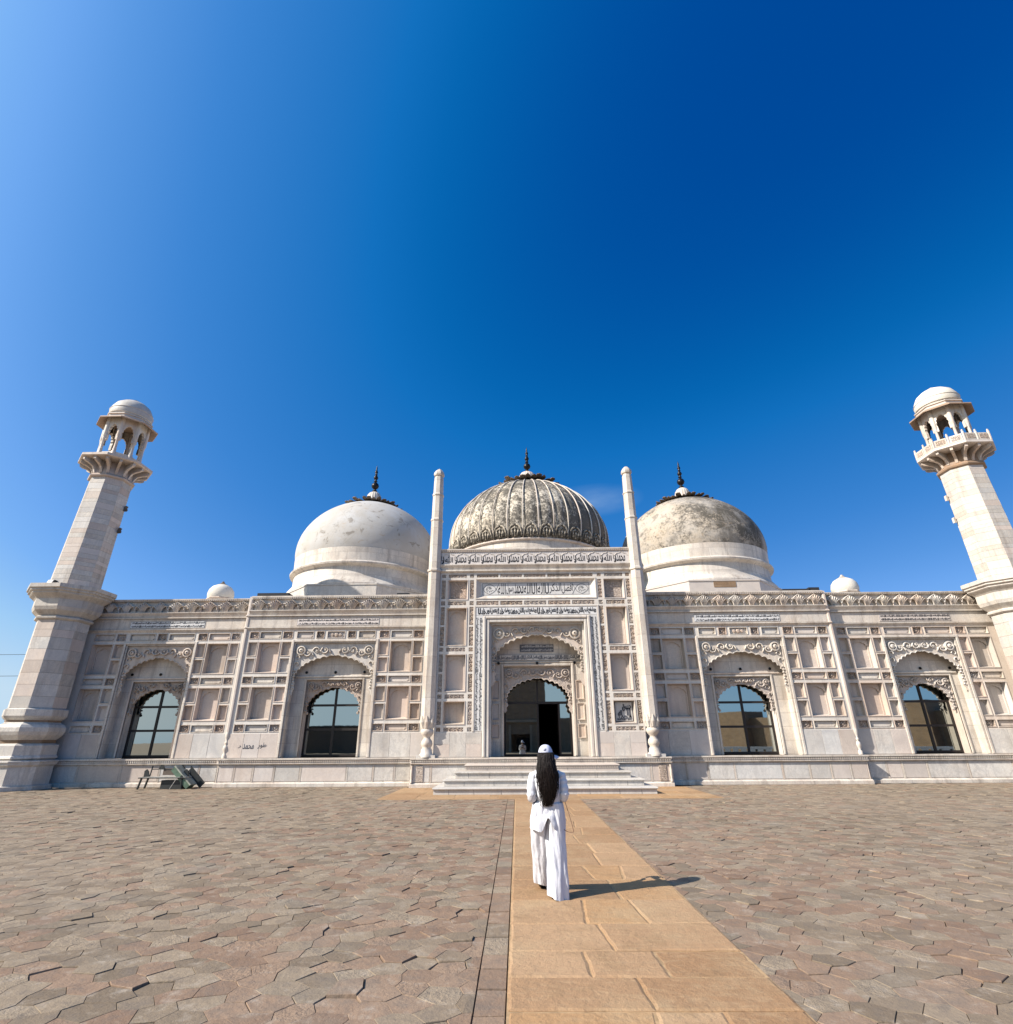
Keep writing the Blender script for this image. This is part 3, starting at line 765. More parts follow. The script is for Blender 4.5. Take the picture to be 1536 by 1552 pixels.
def colonnette(s, u, y):
    mb = MB(s); 
    mb.lathe([(.085, 2.0), (.085, 7.45)], 8, (u, y), R(22.5), True)
    mb.lathe([(.1, 6.18), (.12, 6.2), (.12, 6.23), (.1, 6.25)], 8, (u, y), R(22.5), True)
    mb.lathe([(.1, 6.69), (.13, 6.71), (.13, 6.75), (.1, 6.77)], 8, (u, y), R(22.5), True)
    mb.box(u-.085, u+.1, y, y+.4, 1.9, 7.6)
    c = mb.build('corner_colonnette', M['marble'], mosque)
    MB(s).lathe([(.10, 1.03), (.10, 1.16), (.06, 1.2), (.09, 1.3), (.11, 1.38), (.09, 1.48), (.05, 1.52), (.08, 1.56), (.08, 1.62), (.05, 1.66), (.085, 1.78), (.1, 1.9), (.09, 2.0)], 12, (u, y)).build('colonnette_base', M['marble'], c, smooth=True)

def dado(s, u0, u1, y, sizes):
    """plinth: base moulding, framed dado panels, beaded nosing"""
    pr = [(y, .16), (y-.02, .165), (y-.06, .14), (y-.10, .12), (y-.10, 0), (y+.4, 0), (y+.4, 1.02), (y-.13, 1.02), (y-.13, .965), (y-.07, .95), (y-.07, .875), (y-.09, .865), (y-.09, .82), (y-.02, .80), (y, .79)]
    p = MB(s).prof(pr+[pr[0]], u0, u1).build('plinth', M['block'], mosque)
    tot = sum(sizes); x = u0+.05; k = (u1-u0-.1)/tot
    for w in sizes:
        a, b = x+.05, x+w*k-.05; x += w*k
        MB(s).cbox(a, b, y-.012, y+.01, .2, .75, .004).build('dado_panel', M['slab'], p)
        for q in (a-.045, b+.02): MB(s).box(q, q+.025, y-.018, y+.01, .18, .785).build('dado_strip', M['marble'], p)
    bd = MB(s); xx = u0+.02
    while xx < u1-.05:
        bd.box(xx, xx+.045, y-.112, y-.075, .885, .94); xx += .085
    bd.build('bead_row', M['marble'], p)['kind'] = 'stuff'
    return p

OUT_Y = .28
sm_in = [(4.88, 5.26), (6.35, 6.74), (10.54, 10.93), (12.02, 12.38)]; bg_in = [(5.35, 6.24), (11.04, 11.93)]
sm_out = [(12.98, 13.32), (14.42, 14.79), (18.03, 18.40)]; bg_out = [(13.42, 14.31), (18.52, 19.38)]
PY = -.75       # front of the portal
for s in (-1, 1):
    wing_bay(s, 4.2, 12.56, 8.64, 1.77, 0, sm_in, bg_in, 0, False)
    wing_bay(s, 12.66, 20.2, 16.40, 1.52, OUT_Y, sm_out, bg_out, -.03, True)
    colonnette(s, 12.6, .03)
    dado(s, 4.9, 12.75, -.10, [.9, 1, 1.25, 2.2, 1.25, 1, .9, .8])
    dado(s, 12.75, 20.3, OUT_Y-.10, [.9, .7, 1.1, 1.8, 2.0, 1.2, .8])
    MB(s).box(12.735, 12.752, -.1, .2, .17, .78).build('plinth_return', M['slab'], mosque)
# inscriptions of the wings
def inscription(name, x0, x1, z0, z1, y, lines, mat='black', slabmat='white', rows=1, border=True, turn=0):
    sl = MB().cbox(x0, x1, y-.012, y+.01, z0, z1, .004).build(name, M[slabmat], mosque)
    mb = MB()
    if turn == 0:
        hgt = (z1-z0)/rows; i = 0
        for r in range(rows):
            x = x1-.03
            for w in lines[r]:
                body, wd, sh = w
                put_text(mb, body, x-wd, x, z0+r*hgt+.03, z0+(r+1)*hgt-.025, y-.012, sh, bold=.05); x -= wd+.012
    else:
        wdt = (x1-x0)/rows
        for r in range(rows):
            z = z0+.03
            for body, wd, sh in lines[r]:
                put_text(mb, body, x0+r*wdt+.02, x0+(r+1)*wdt-.02, z, z+wd, y-.012, sh, turn=turn, bold=.04); z += wd+.012
    if border:
        t = .012
        for a, b, c, d in ((x0, x1, z0, z0+t), (x0, x1, z1-t, z1), (x0, x0+t, z0+t, z1-t), (x1-t, x1, z0+t, z1-t)): mb.box(a+.004, b-.004, y-.0155, y-.0125, c+.003, d-.003)
    mb.build('lettering', M[mat], sl); return sl
def fill(words, total):
    """spread words over a line of the given length, right to left"""
    k = [max(.5, .42*len(w)) for w in words]; t = sum(k)
    return [(w, total*q/t-.014, False) for w, q in zip(words, k)]
WA = 'لا اله الا الله محمد رسول الله'.split()
TXT = ['بسم الله الرحمن الرحيم الله نور السموت', 'محمد رسول الله والذين معه اشداء على', 'قل هو الله احد الله الصمد لم يلد ولم', 'سبحن الله والحمد لله ولا اله الا الله']
for i, (a, b, y) in enumerate(((-17.95, -14.62, OUT_Y-.02), (-10.42, -6.82, -.02), (6.82, 10.5, -.02), (14.9, 17.95, OUT_Y-.02))):
    w = TXT[i].split()
    inscription('inscription_panel', a, b, 6.285, 6.58, y, [fill(w*3, b-a-.05), fill(list(reversed(w))*3, b-a-.05)], 'black', 'white', 2)
# faded writing brushed on the slab left of the second window
g = MB()
put_text(g, 'محمد', -11.9, -11.45, 1.36, 1.56, -.02); put_text(g, 'طور', -12.0+.7, -10.95, 1.38, 1.6, -.02); put_text(g, 'ر', -12.1, -11.98, 1.4, 1.5, -.02)
g.build('painted_scrawl', M['inlay'], mosque)

# ------------------------------------------------------------------ portal
def portal():
    y = PY; H = 4.12
    sq = [(2.93, 3.77, 7.2, 8.03)]; pan = [(2.96, 3.78, 5.27, 6.81), (2.96, 3.78, 3.46, 4.88), (2.96, 3.78, 2.23, 3.05)]
    holes = [(-1.98, 1.98, 1.03, 6.2), (-2.55, 2.55, 7.24, 8.06)]
    for a, b, c, d in sq+pan: holes += [(a, b, c, d), (-b, -a, c, d)]
    strips = []                                  # carved strips (x0,x1,z0,z1)
    for sg in (-1, 1):
        def st(a, b, c, d): strips.append((min(sg*a, sg*b), max(sg*a, sg*b), c, d))
        for c, d in ((7.22, 8.03), (6.1, 6.86), (5.24, 6.02), (4.2, 4.9), (3.42, 4.12), (2.2, 3.06)):
            st(3.88, 4.05, c, d); st(2.66, 2.83, c, d)
        for c, d in ((8.15, 8.29), (6.94, 7.11), (5.01, 5.17), (3.17, 3.33), (1.95, 2.1)):
            st(2.98, 3.76, c, d); st(3.88, 4.05, c, d); st(2.66, 2.83, c, d)
    for c, d in ((8.15, 8.29), (6.94, 7.11)):
        for k in range(5): strips.append((-2.54+k*1.02, -2.54+k*1.02+.94, c, d))
    holes += strips
    mb = MB(); grid_wall(mb, -H, H, 1.02, 8.42, y, holes)
    for sg in (-1, 1): mb.add([(sg*H, y, 1.02), (sg*H, y+3.4, 1.02), (sg*H, y+3.4, 8.42), (sg*H, y, 8.42)], [(0, 1, 2, 3)])
    wall = mb.build('portal_wall', M['trim'], mosque)
    for a, b, c, d in strips:
        m = MB(); t = .012
        m.add([(a, y, c), (b, y, c), (b, y, d), (a, y, d), (a+t, y+.03, c+t), (b-t, y+.03, c+t), (b-t, y+.03, d-t), (a+t, y+.03, d-t)], [(0, 1, 5, 4), (1, 2, 6, 5), (2, 3, 7, 6), (3, 0, 4, 7), (4, 5, 6, 7)])
        # running scroll in relief
        L = max(b-a, d-c); w = min(b-a, d-c); n = max(1, round(L/(w*1.05)))
        for k in range(n):
            u = (k+.5)/n; px = (a+b)/2 if d-c > b-a else a+(b-a)*u; pz = (c+d)/2 if d-c <= b-a else c+(d-c)*u
            r = w*.33; sg = 1 if k % 2 else -1
            m.tube([(px+r*math.cos(q*1.05)*(1-q*.09), y+.018, pz+sg*r*math.sin(q*1.05)*(1-q*.09)) for q in range(7)], [.022, .022, .02, .018, .016, .014, .012], 4, flat=.8)
        m.build('carved_strip', M['carved'], wall)
    for a, b, c, d in pan:
        for sg in (-1, 1): put('niche_panel', niche_mesh(b-a, d-c, .27, arch=(d-c > 1)), wall, (sg*(a+b)/2, y, c))
    for sg in (-1, 1):
        a, b, c, d = sq[0]; put('niche_panel', niche_mesh(b-a, d-c, .2, arch=False), wall, (sg*(a+b)/2, y, c))
        MB().box(sg*(a+b)/2-.33, sg*(a+b)/2+.33, y+.17, y+.196, c+.09, d-.06).build('carved_tablet', M['carved'], wall)
    # black and white tablet in the lowest right niche
    tb = MB().box(2.98+.06, 3.76-.06, y+.18, y+.21, 2.23+.08, 3.05-.05).build('inscription_panel', M['white'], mosque)
    m = MB(); put_text(m, '\ufdf2', 3.12, 3.64, 2.42, 2.92, y+.176, True, bold=.05); put_text(m, 'محمد', 3.08, 3.66, 2.33, 2.56, y+.176, bold=.03); put_text(m, 'حسن', 3.3, 3.68, 2.66, 2.94, y+.176, bold=.03)
    m.build('lettering', M['inlay'], tb)
    # plain slabs at the foot
    for sg in (-1, 1):
        for a, b in ((2.27, 2.86), (2.86, 3.5), (3.5, 4.1)):
            for c, d in ((1.04, 1.5), (1.5, 1.92)):
                if a == 2.86 and c > 1.4: continue
                MB(sg).cbox(a+.004, b-.004, y-.014, y+.01, c+.003, 1.92 if a == 2.86 else d-.003, .005).build('marble_slab', M['slab'], wall)
    # moulding round the calligraphy and the stepped frame of the bay
    fm = MB()
    for a, b, c, d in ((-2.24, -2.12, 1.03, 6.46), (2.12, 2.24, 1.03, 6.46), (-2.12, 2.12, 6.34, 6.46)): fm.cbox(a, b, y-.07, y+.02, c, d, .03)
    for a, b, c, d in ((-2.10, -1.98, 1.03, 6.32), (1.98, 2.10, 1.03, 6.32), (-1.98, 1.98, 6.2, 6.32)): fm.cbox(a, b, y-.03, y+.02, c, d, .02)
    for a, b, c, d in ((-2.64, -2.56, 1.94, 6.9), (2.56, 2.64, 1.94, 6.9), (-2.56, 2.56, 6.84, 6.9)): fm.cbox(a, b, y-.03, y+.01, c, d, .012)
    iy = PY+.85
    fm.add([(-1.98, y, 1.02), (-1.98, iy, 1.02), (-1.98, iy, 6.2), (-1.98, y, 6.2), (1.98, y, 1.02), (1.98, iy, 1.02), (1.98, iy, 6.2), (1.98, y, 6.2)], [(0, 1, 2, 3), (4, 7, 6, 5), (3, 2, 6, 7)])
    for a, b, c, d in ((-1.98, -1.9, 1.03, 6.2), (1.9, 1.98, 1.03, 6.2), (-1.9, 1.9, 6.12, 6.2)): fm.box(a, b, y+.16, y+.3, c, d)
    fm.build('bay_frame', M['marble'], mosque)
    # calligraphy band: two sides and a top
    V = 'الله نور السموت والارض مثل نوره كمشكوة فيها مصباح'.split()
    T = 'ويشفع لهم الان محمد روضه خلد و بحسن نور خلد لا'.split()
    inscription('inscription_panel', -2.555, 2.555, 6.50, 6.83, y, [fill(T+T, 5.05)], border=False)
    for a, b in ((-2.555, -2.25), (2.25, 2.555)):
        z = V if a < 0 else list(reversed(V))
        inscription('inscription_panel', a, b, 1.96, 6.49, y, [fill(z*2, 4.45), fill(list(reversed(z))*2, 4.45)], rows=2, border=False, turn=1 if a > 0 else -1)
    # long panel above: profession of faith between two lozenges
    m = MB(); m.add([(-2.55, y, 7.24), (2.55, y, 7.24), (2.55, y, 8.06), (-2.55, y, 8.06), (-2.36, y+.13, 7.36), (2.36, y+.13, 7.36), (2.36, y+.13, 7.95), (-2.36, y+.13, 7.95)], [(0, 1, 5, 4), (1, 2, 6, 5), (2, 3, 7, 6), (3, 0, 4, 7)])
    for a, b, c, d in ((-2.59, 2.59, 8.06, 8.1), (-2.59, 2.59, 7.2, 7.24), (-2.59, -2.55, 7.24, 8.06), (2.55, 2.59, 7.24, 8.06)): m.box(a, b, y-.025, y+.004, c, d)
    m.build('panel_frame', M['marble'], mosque)
    yy = y+.13
    sl = MB().box(-2.36, 2.36, yy-.004, yy+.02, 7.36, 7.95).build('inscription_panel', M['white'], mosque)
    m = MB(); x = 1.62
    for w, wd in (('افضل', .5), ('الذكر', .55), ('لا', .2), ('اله', .32), ('الا', .26), ('الله', .34), ('محمد', .42), ('رسول', .36), ('الله', .36)):
        k = wd*.98; put_text(m, w, x-k, x-.02, 7.43, 7.9, yy-.004, bold=.006, th=.2); x -= k
    for a, b, c, d in ((-2.3, 2.3, 7.395, 7.407), (-2.3, 2.3, 7.905, 7.917), (-2.3, -2.288, 7.407, 7.905), (2.288, 2.3, 7.407, 7.905)): m.box(a, b, yy-.008, yy-.0045, c, d)
    for sg in (-1, 1):
        cx = sg*1.99
        pts = [(cx+.27*math.cos(t)*abs(math.cos(t))**.5, yy-.006, 7.655+.22*math.sin(t)*abs(math.sin(t))**.2) for t in [k*math.pi/14 for k in range(29)]]
        m.tube(pts, .008, 4)
        m.tube([(sg*1.58, yy-.006, 7.9), (sg*1.7, yy-.006, 7.655), (sg*1.58, yy-.006, 7.41)], .008, 4)
        for k in range(9):
            a = k*.7; rr = .05+.014*k
            m.tube([(cx+rr*math.cos(a)+.045*math.cos(q*1.1), yy-.006, 7.655+rr*.8*math.sin(a)+.04*math.sin(q*1.1)) for q in range(5)], .006, 4)
    m.build('lettering', M['black'], sl)
    # outer arch of the bay
    ap = MB(); hw = 1.9; cur = arch_curve(1.8, 4.55, 5.68, 9, .07)
    arch_plate(ap, 0, hw, 3.7, 6.12, cur, y+.28, y+.4)
    for sg in (-1, 1):
        e = sg*hw
        ap.poly([(e, 3.62), (e, 4.6), (e-sg*.12, 4.6), (e-sg*.16, 4.45), (e-sg*.12, 4.3), (e-sg*.19, 4.15), (e-sg*.13, 4.0), (e-sg*.18, 3.88), (e-sg*.1, 3.75), (e-sg*.04, 3.68)], y+.26, y+.281)
    arch = ap.build('arch_panel', M['marble'], mosque, tri=True)
    re = MB(); re.tube([(x, y+.275, z) for x, z in cur], .03, 5); scroll_relief(re, 0, 4.5, 6.1, hw, y+.28, cur, .25)
    re.build('arch_relief', M['marble'], arch)
    # rear wall of the bay, with tablets and the framed doorway
    bw = MB(); grid_wall(bw, -1.98, 1.98, 1.02, 6.2, iy, [(-1.42, 1.42, 1.02, 4.5)])
    rear = bw.build('bay_wall', M['block'], mosque)
    m = MB()
    for a, b, c, d in ((-1.53, -1.42, 1.03, 4.61), (1.42, 1.53, 1.03, 4.61), (-1.42, 1.42, 4.5, 4.61)): m.cbox(a, b, iy-.06, iy+.02, c, d, .025)
    m.cbox(-1.85, 1.85, iy-.05, iy-.002, 4.63, 4.7, .02)
    m.build('inner_frame', M['marble'], rear)
    for q in (-1.62, 0, 1.58): hook_ring(rear, q, iy-.06, 4.62)
    for sg in (-1, 1):
        for c, d in ((3.2, 3.9), (2.4, 3.0), (1.72, 2.2)):
            put('niche_panel', niche_mesh(.26, d-c, .03, arch=False, deepsill=.02), rear, (sg*1.74, iy-.012-.03, c))
    inscription('inscription_panel', -.72, .72, 5.08, 5.4, iy-.02, [fill('بسم الله الرحمن الرحيم'.split()*3, 1.38), fill('لا اله الا الله محمد'.split()*3, 1.38)], 'white', 'inlay', 2)
    inscription('inscription_panel', -1.86, 1.86, 4.74, 4.97, iy-.03, [fill('افضل الذكر لا اله الا الله محمد رسول الله'.split()*2, 3.66)], 'inlay', 'marble')
    im = MB(); c2 = arch_curve(1.27, 3.15, 4.0, 8, .06); arch_plate(im, 0, 1.42, 3.05, 4.5, c2, iy+.12, iy+.3)
    for sg in (-1, 1):
        e = sg*1.42; im.poly([(e, 2.72), (e, 3.05), (e-sg*.16, 3.05), (e-sg*.2, 2.96), (e-sg*.12, 2.86), (e-sg*.15, 2.76), (e-sg*.06, 2.66)], iy+.12, iy+.24)
    scroll_relief(im, 0, 3.3, 4.5, 1.42, iy+.12, c2, .18); ia = im.build('inner_arch_panel', M['carved_soft'], mosque, tri=True)
    ed = MB(); ed.tube([(x, iy+.115, z) for x, z in c2], .028, 5); ed.build('arch_relief', M['marble'], ia)
    gy = iy+.75
    rv = MB(); rv.add([(-1.42, iy, 1.02), (-1.42, gy, 1.02), (-1.42, gy, 4.5), (-1.42, iy, 4.5), (1.42, iy, 1.02), (1.42, gy, 1.02), (1.42, gy, 4.5), (1.42, iy, 4.5)], [(0, 1, 2, 3), (4, 7, 6, 5), (3, 2, 6, 7)])
    rv.build('reveal', M['marble'], rear)
    # glazed door: left pane closed, middle leaf open
    f = MB()
    for x in (-1.38, 0, .9, 1.38): f.box(x-.04, x+.04, gy-.06, gy+.02, 1.03, 3.05)
    f.box(-1.42, 1.42, gy-.06, gy+.02, 3.03, 3.13); f.box(-.035, .035, gy-.055, gy+.015, 3.13, 4.45); f.box(-1.34, -.04, gy-.05, gy+.01, 1.03, 1.1); f.box(.94, 1.34, gy-.05, gy+.01, 1.03, 1.1)
    door = f.build('door', M['frame'], mosque)
    for a, b, c, d in ((-1.34, -.04, 1.1, 3.03), (.94, 1.34, 1.1, 3.03), (-1.38, -.035, 3.13, 4.44), (.035, 1.38, 3.13, 4.44)): MB().box(a, b, gy-.025, gy-.012, c, d).build('pane', M['glass'], door)
    lf = MB(); lf.box(.86, .9, gy, gy+.8, 1.04, 3.02); lf.build('door_leaf', M['frame'], door)
    rm = MB(); rm.add([(-3, gy+.03, 1.0), (3, gy+.03, 1.0), (3, gy+6, 1.0), (-3, gy+6, 1.0), (-3, gy+.03, 4.6), (3, gy+.03, 4.6), (3, gy+6, 4.6), (-3, gy+6, 4.6)], [(0, 1, 2, 3), (7, 6, 5, 4), (1, 2, 6, 5), (2, 3, 7, 6), (3, 0, 4, 7)])
    rm.build('interior', M['room'], mosque)
    # cornice and calligraphic parapet
    pr = [(y+.4, 8.28), (y, 8.36), (y-.03, 8.38), (y-.10, 8.42), (y-.10, 8.48), (y-.03, 8.5), (y-.05, 8.58), (y-.13, 8.68), (y-.13, 8.72), (y-.02, 8.725), (y-.02, 9.3), (y-.05, 9.31), (y-.05, 9.36), (y-.085, 9.38), (y-.085, 9.44), (y+.45, 9.45), (y+.45, 8.28)]
    cor = MB().prof(pr, -H-.02, H+.02).build('cornice', M['block'], mosque)
    fb = MB().box(-H, H, y-.03, y-.021, 8.73, 9.29).build('inscription_panel', M['white'], mosque)
    m = MB(); ar = MB(); n = 14; w = 2*H/n*.985; x = -H+.06
    units = ['\ufdf2' if k % 2 == 0 else 'محمد' for k in range(n)]
    for k in range(n):
        cx = -H+.36+k*w
        if cx+.2 < H:
            if k % 2 == 0: put_text(m, '\ufdf2', cx-.19, cx+.16, 8.83, 9.17, y-.03, True, bold=.02)
            else: put_text(m, 'محمد', cx-.21, cx+.17, 8.80, 9.16, y-.03, bold=.012)
        dx = cx-.29
        put_text(m, 'يا', dx-.06, dx+.05, 8.84, 9.13, y-.03, bold=.012)
        m.tube([(dx+.02, y-.033, 9.12), (dx+.055, y-.033, 8.95), (dx+.03, y-.033, 8.82), (dx+.0, y-.033, 8.78), (dx-.03, y-.033, 8.83)], [.02, .022, .034, .036, .02], 5, flat=.3)
        ar.tube([(cx-.29, y-.035, 9.08), (cx-.2, y-.035, 9.18), (cx-.08, y-.035, 9.2), (cx, y-.035, 9.27), (cx+.08, y-.035, 9.2), (cx+.2, y-.035, 9.18), (cx+.29, y-.035, 9.08)], .016, 4)
    m.build('lettering', M['black'], fb); ar.build('arch_relief', M['marble'], fb)
    bd = MB(); xx = -H
    while xx < H-.05: bd.box(xx, xx+.045, y-.078, y-.047, 9.315, 9.355); xx += .085
    bd.build('bead_row', M['marble'], cor)['kind'] = 'stuff'
    MB().box(-H+.02, H-.02, y+.45, y+3.4, 8.2, 9.2).build('portal_roof', M['block'], mosque)
    # plinth below, its corner pilasters and the carved block
    pl = dado(1, -4.95, 4.95, y-.12, [.8, 9, .8])
    for sg in (-1, 1):
        MB(sg).box(4.951, 4.97, y-.12, y+.6, 0, 1.02).build('plinth_return', M['slab'], mosque)
        MB(sg).cbox(4.45, 4.72, y-.16, y-.1, .2, .76, .006).build('carved_tablet', M['carved'], pl)
        MB(sg).lathe([(.05, .17), (.05, .25), (.03, .3), (.05, .4), (.05, .6), (.035, .68), (.05, .76)], 10, (4.88, y-.17)).build('corner_baluster', M['marble'], pl, smooth=True)
portal()
def pinnacle(s):
    u, y = 4.38, PY-.02
    pr = [(.20, 2.0), (.26, 2.45), (.255, 8.38), (.30, 8.40), (.30, 8.48), (.255, 8.52), (.245, 10.75), (.27, 10.78), (.27, 10.83), (.235, 10.9), (.225, 12.0), (.25, 12.03), (.25, 12.08), (.215, 12.15), (.20, 12.95), (.17, 12.99), (.17, 13.03), (.22, 13.06), (.235, 13.13), (.22, 13.22), (.13, 13.36), (.05, 13.43), (.0, 13.45)]
    p = MB(s).lathe(pr, 8, (u, y), R(22.5), True).build('pinnacle', marble_shared('pin'), mosque)
    b = MB(s).lathe([(.27, 1.04), (.27, 1.14), (.22, 1.18), (.21, 1.3), (.16, 1.38), (.20, 1.44), (.225, 1.52), (.20, 1.62), (.13, 1.70), (.13, 1.76), (.21, 1.84), (.25, 1.93), (.245, 2.0), (.20, 2.06), (.17, 2.08), (.20, 2.14)], 16, (u, y)).build('pinnacle_base', M['marble'], p, smooth=True)
    for k in range(8):
        a = k*math.pi/4; MB(s).tube([(u+.19*math.cos(a), y+.19*math.sin(a), 2.1), (u+.25*math.cos(a), y+.25*math.sin(a), 2.3), (u+.27*math.cos(a), y+.27*math.sin(a), 2.52)], [.06, .07, .02], 6).build('leaf', M['marble'], p)
    MB(s).box(u-.36, u+.36, y-.2, y+.3, 1.02, 1.12).build('pinnacle_foot', M['slab'], p)
def marble_shared(k): return M['shaftblocks']
M['shaftblocks'] = marble('pinnacle_blocks', joints=(3.0, .8, 'flat'), obj_var=0, base=(.74, .66, .56))
for s in (-1, 1): pinnacle(s)

# ------------------------------------------------------------------ stairs
st = empty('staircase'); tag(st, 'wide white marble staircase of four steps before the central doorway', 'stairs')
y0 = -3.85
for k, hw in enumerate((3.63, 3.36, 3.05, 2.76)):
    yf = y0+k*.62; z = (k+1)*.205
    m = MB(); m.box(-hw, hw, yf+.05, PY-.2, k*.205+.004 if k else 0, z-.055)
    m.prof([(yf+.03, z-.054), (yf, z-.05), (yf-.01, z-.025), (yf, z), (PY-.2, z), (PY-.2, z-.054)], -hw-.03, hw+.03)
    sp = m.build('step', M['slab'], st)
    j = MB(); x = -hw+rnd.uniform(.3, .9)
    while x < hw-.3: j.box(x-.004, x+.004, yf+.044, yf+.052, k*.205+.01, z-.06); x += rnd.uniform(.7, 1.3)
    j.build('stone_joint', M['inlay'], sp)
    if k == 3:
        bd = MB(); x = -hw
        while x < hw-.05: bd.box(x, x+.045, yf+.02, yf+.055, z-.115, z-.07); x += .085
        bd.build('bead_row', M['marble'], sp)['kind'] = 'stuff'

# ------------------------------------------------------------------ roof and body behind the facade
hw_ = MB(); hw_.box(-20.2, -3.05, 1.62, 17.5, 0, 7.3); hw_.box(3.05, 20.2, 1.62, 17.5, 0, 7.3); hw_.box(-3.05, 3.05, 7.2, 17.5, 0, 7.3); hw_.box(-3.05, 3.05, 2.6, 7.2, 4.7, 7.3)
hw_.build('hall_walls', M['block'], mosque)
for s in (-1, 1):
    MB(s).box(4.15, 12.6, .3, 1.62, 6.2, 7.35).build('roof_edge', M['block'], mosque)
    MB(s).box(12.62, 20.2, .6, 1.62, 6.2, 7.3).build('roof_edge', M['block'], mosque)
for a, b, s in ((11.0, 12.4, -1), (5.6, 6.15, -1), (10.9, 12.1, 1), (12.05, 12.5, 1)):
    mm = MB(s); mm.box(a, b, .02, .6, 7.615, 7.70+(.06 if a > 10.95 else 0)); mm.build('tarred_coping', M['tar'], mosque)

# ------------------------------------------------------------------ domes
def finial(parent, z0, k=1.0):
    pr = [(.05, 0), (.17, .03), (.17, .09), (.06, .15), (.09, .2), (.22, .33), (.265, .47), (.22, .62), (.08, .76), (.05, .8), (.13, .83), (.13, .87), (.05, .92), (.12, 1.02), (.165, 1.13), (.12, 1.25), (.05, 1.34), (.10, 1.37), (.10, 1.41), (.045, 1.46), (.115, 1.57), (.09, 1.68), (.04, 1.74), (.07, 1.78), (.04, 1.82), (.055, 1.9), (.025, 2.05), (0, 2.2)]
    return MB().lathe([(r*k*.95, z*k*.92) for r, z in pr], 16).build('finial', M['iron'], parent, (0, 0, z0), smooth=True)
def lotus(parent, z, rr, zr, curl, scale, n):
    """ring of curled stone petals round the crown"""
    pm = []
    for v in range(3):
        mb = MB(); L = .75*scale
        pts = [(0, 0, 0), (L*.35, 0, .06*scale), (L*.7, 0, .07*scale*(1+.3*v)), (L*.95, 0, .16*scale*(1+.4*v)), (L*1.0, 0, .27*scale)]
        w = (.10, .17, .19, .15, .05); vs = []; fs = []
        for (x, _, zz), q in zip(pts, w):
            for t in (-1, -.5, 0, .5, 1): vs.append((x, t*q*scale, zz-abs(t)*.05*scale))
        m = 5
        fs = [(i*m+j, i*m+j+1, (i+1)*m+j+1, (i+1)*m+j) for i in range(4) for j in range(4)]
        n0 = len(vs); vs2 = [(x, y, zz-.05*scale) for x, y, zz in vs]
        fs2 = [tuple(q+n0 for q in reversed(f)) for f in fs]
        rim = [0, 1, 2, 3, 4, 9, 14, 19, 24, 23, 22, 21, 20, 15, 10, 5]
        fs3 = [(rim[i], rim[i]+n0, rim[(i+1) % 16]+n0, rim[(i+1) % 16]) for i in range(16)]
        mb.add(vs+vs2, fs+fs2+fs3); pm.append(mb.mesh('lotus_petal', M['petal'], smooth=False))
    r2 = random.Random(int(z*100))
    for k in range(n):
        a = 2*math.pi*(k+r2.uniform(-.1, .1))/n
        o = put('lotus_petal', pm[k % 3], parent, (rr*math.cos(a), rr*math.sin(a), zr), rot=(0, r2.uniform(.0, .2)+curl, a))
        s = r2.uniform(.8, 1.1); o.scale = (s*1.1, s*.85, s*.6)
def dome_curve(r0, z0, rmax, zmax, zapex, n=26, p=1.0):
    o = []
    if z0 < zmax:
        for i in range(4): t = i/4; o.append((r0+(rmax-r0)*math.sin(t*math.pi/2), z0+(zmax-z0)*t))
    for i in range(n+1):
        a = i/n*math.pi/2; o.append((rmax*math.cos(a), zmax+(zapex-zmax)*(.94*math.sin(a)+.06*(i/n)**3)))
    return o
def knob(parent, z, r, h, mat):
    def rf(a, zz): return 1+.07*abs(math.sin(a*9))
    pr = [(r*1.15, -.12), (r*1.08, 0), (r*1.0, h*.2), (r*.96, h*.45), (r*.86, h*.68), (r*.66, h*.86), (r*.35, h*.97), (0, h)]
    return MB().lathe(pr, 72, rf=rf).build('crown_knob', mat, parent, (0, 0, z), smooth=True)
def side_dome(s):
    body = M['dome_left'] if s < 0 else M['dome_right']
    pr = [(4.46, 9.30), (4.46, 9.40), (4.34, 9.56), (4.22, 9.72), (4.16, 9.85), (4.14, 10.38), (4.24, 10.44), (4.37, 10.50), (4.39, 10.58), (4.33, 10.66), (4.20, 10.70), (4.22, 11.46)]
    d = MB().lathe(pr, 96).build('dome', M['drum'], mosque, (s*10.02, 8.6, 0), smooth=False, ang=30)
    if s < 0: d['label'] = 'whitewashed plaster dome with peeling spots'
    else: d['label'] = 'grey and black stained plaster dome'
    oc = MB().lathe([(4.42, 6.8), (4.42, 9.22), (4.46, 9.23), (4.46, 9.295), (0.1, 9.296)], 8, a0=R(22.5), apo=True).build('octagonal_base', M['slab'], d)
    def rf(a, z): return 1+.0025*noise.noise((math.cos(a)*3, math.sin(a)*3, z*.7))
    MB().lathe(dome_curve(4.20, 11.461, 4.26, 11.95, 15.72), 96, rf=rf).build('dome_shell', body, d, smooth=True)
    lotus(d, 15.5, .95, 15.60, .12, 1.0, 34)
    knob(d, 15.75, .48, .92, M['rib']); finial(d, 16.68, .98)
    if s > 0:    # patch of bare brick in the base
        MB(1).box(-.55, .6, -4.44, -4.40, 8.9, 9.2).build('bare_patch', M['fort'], d)
for s in (-1, 1): side_dome(s)
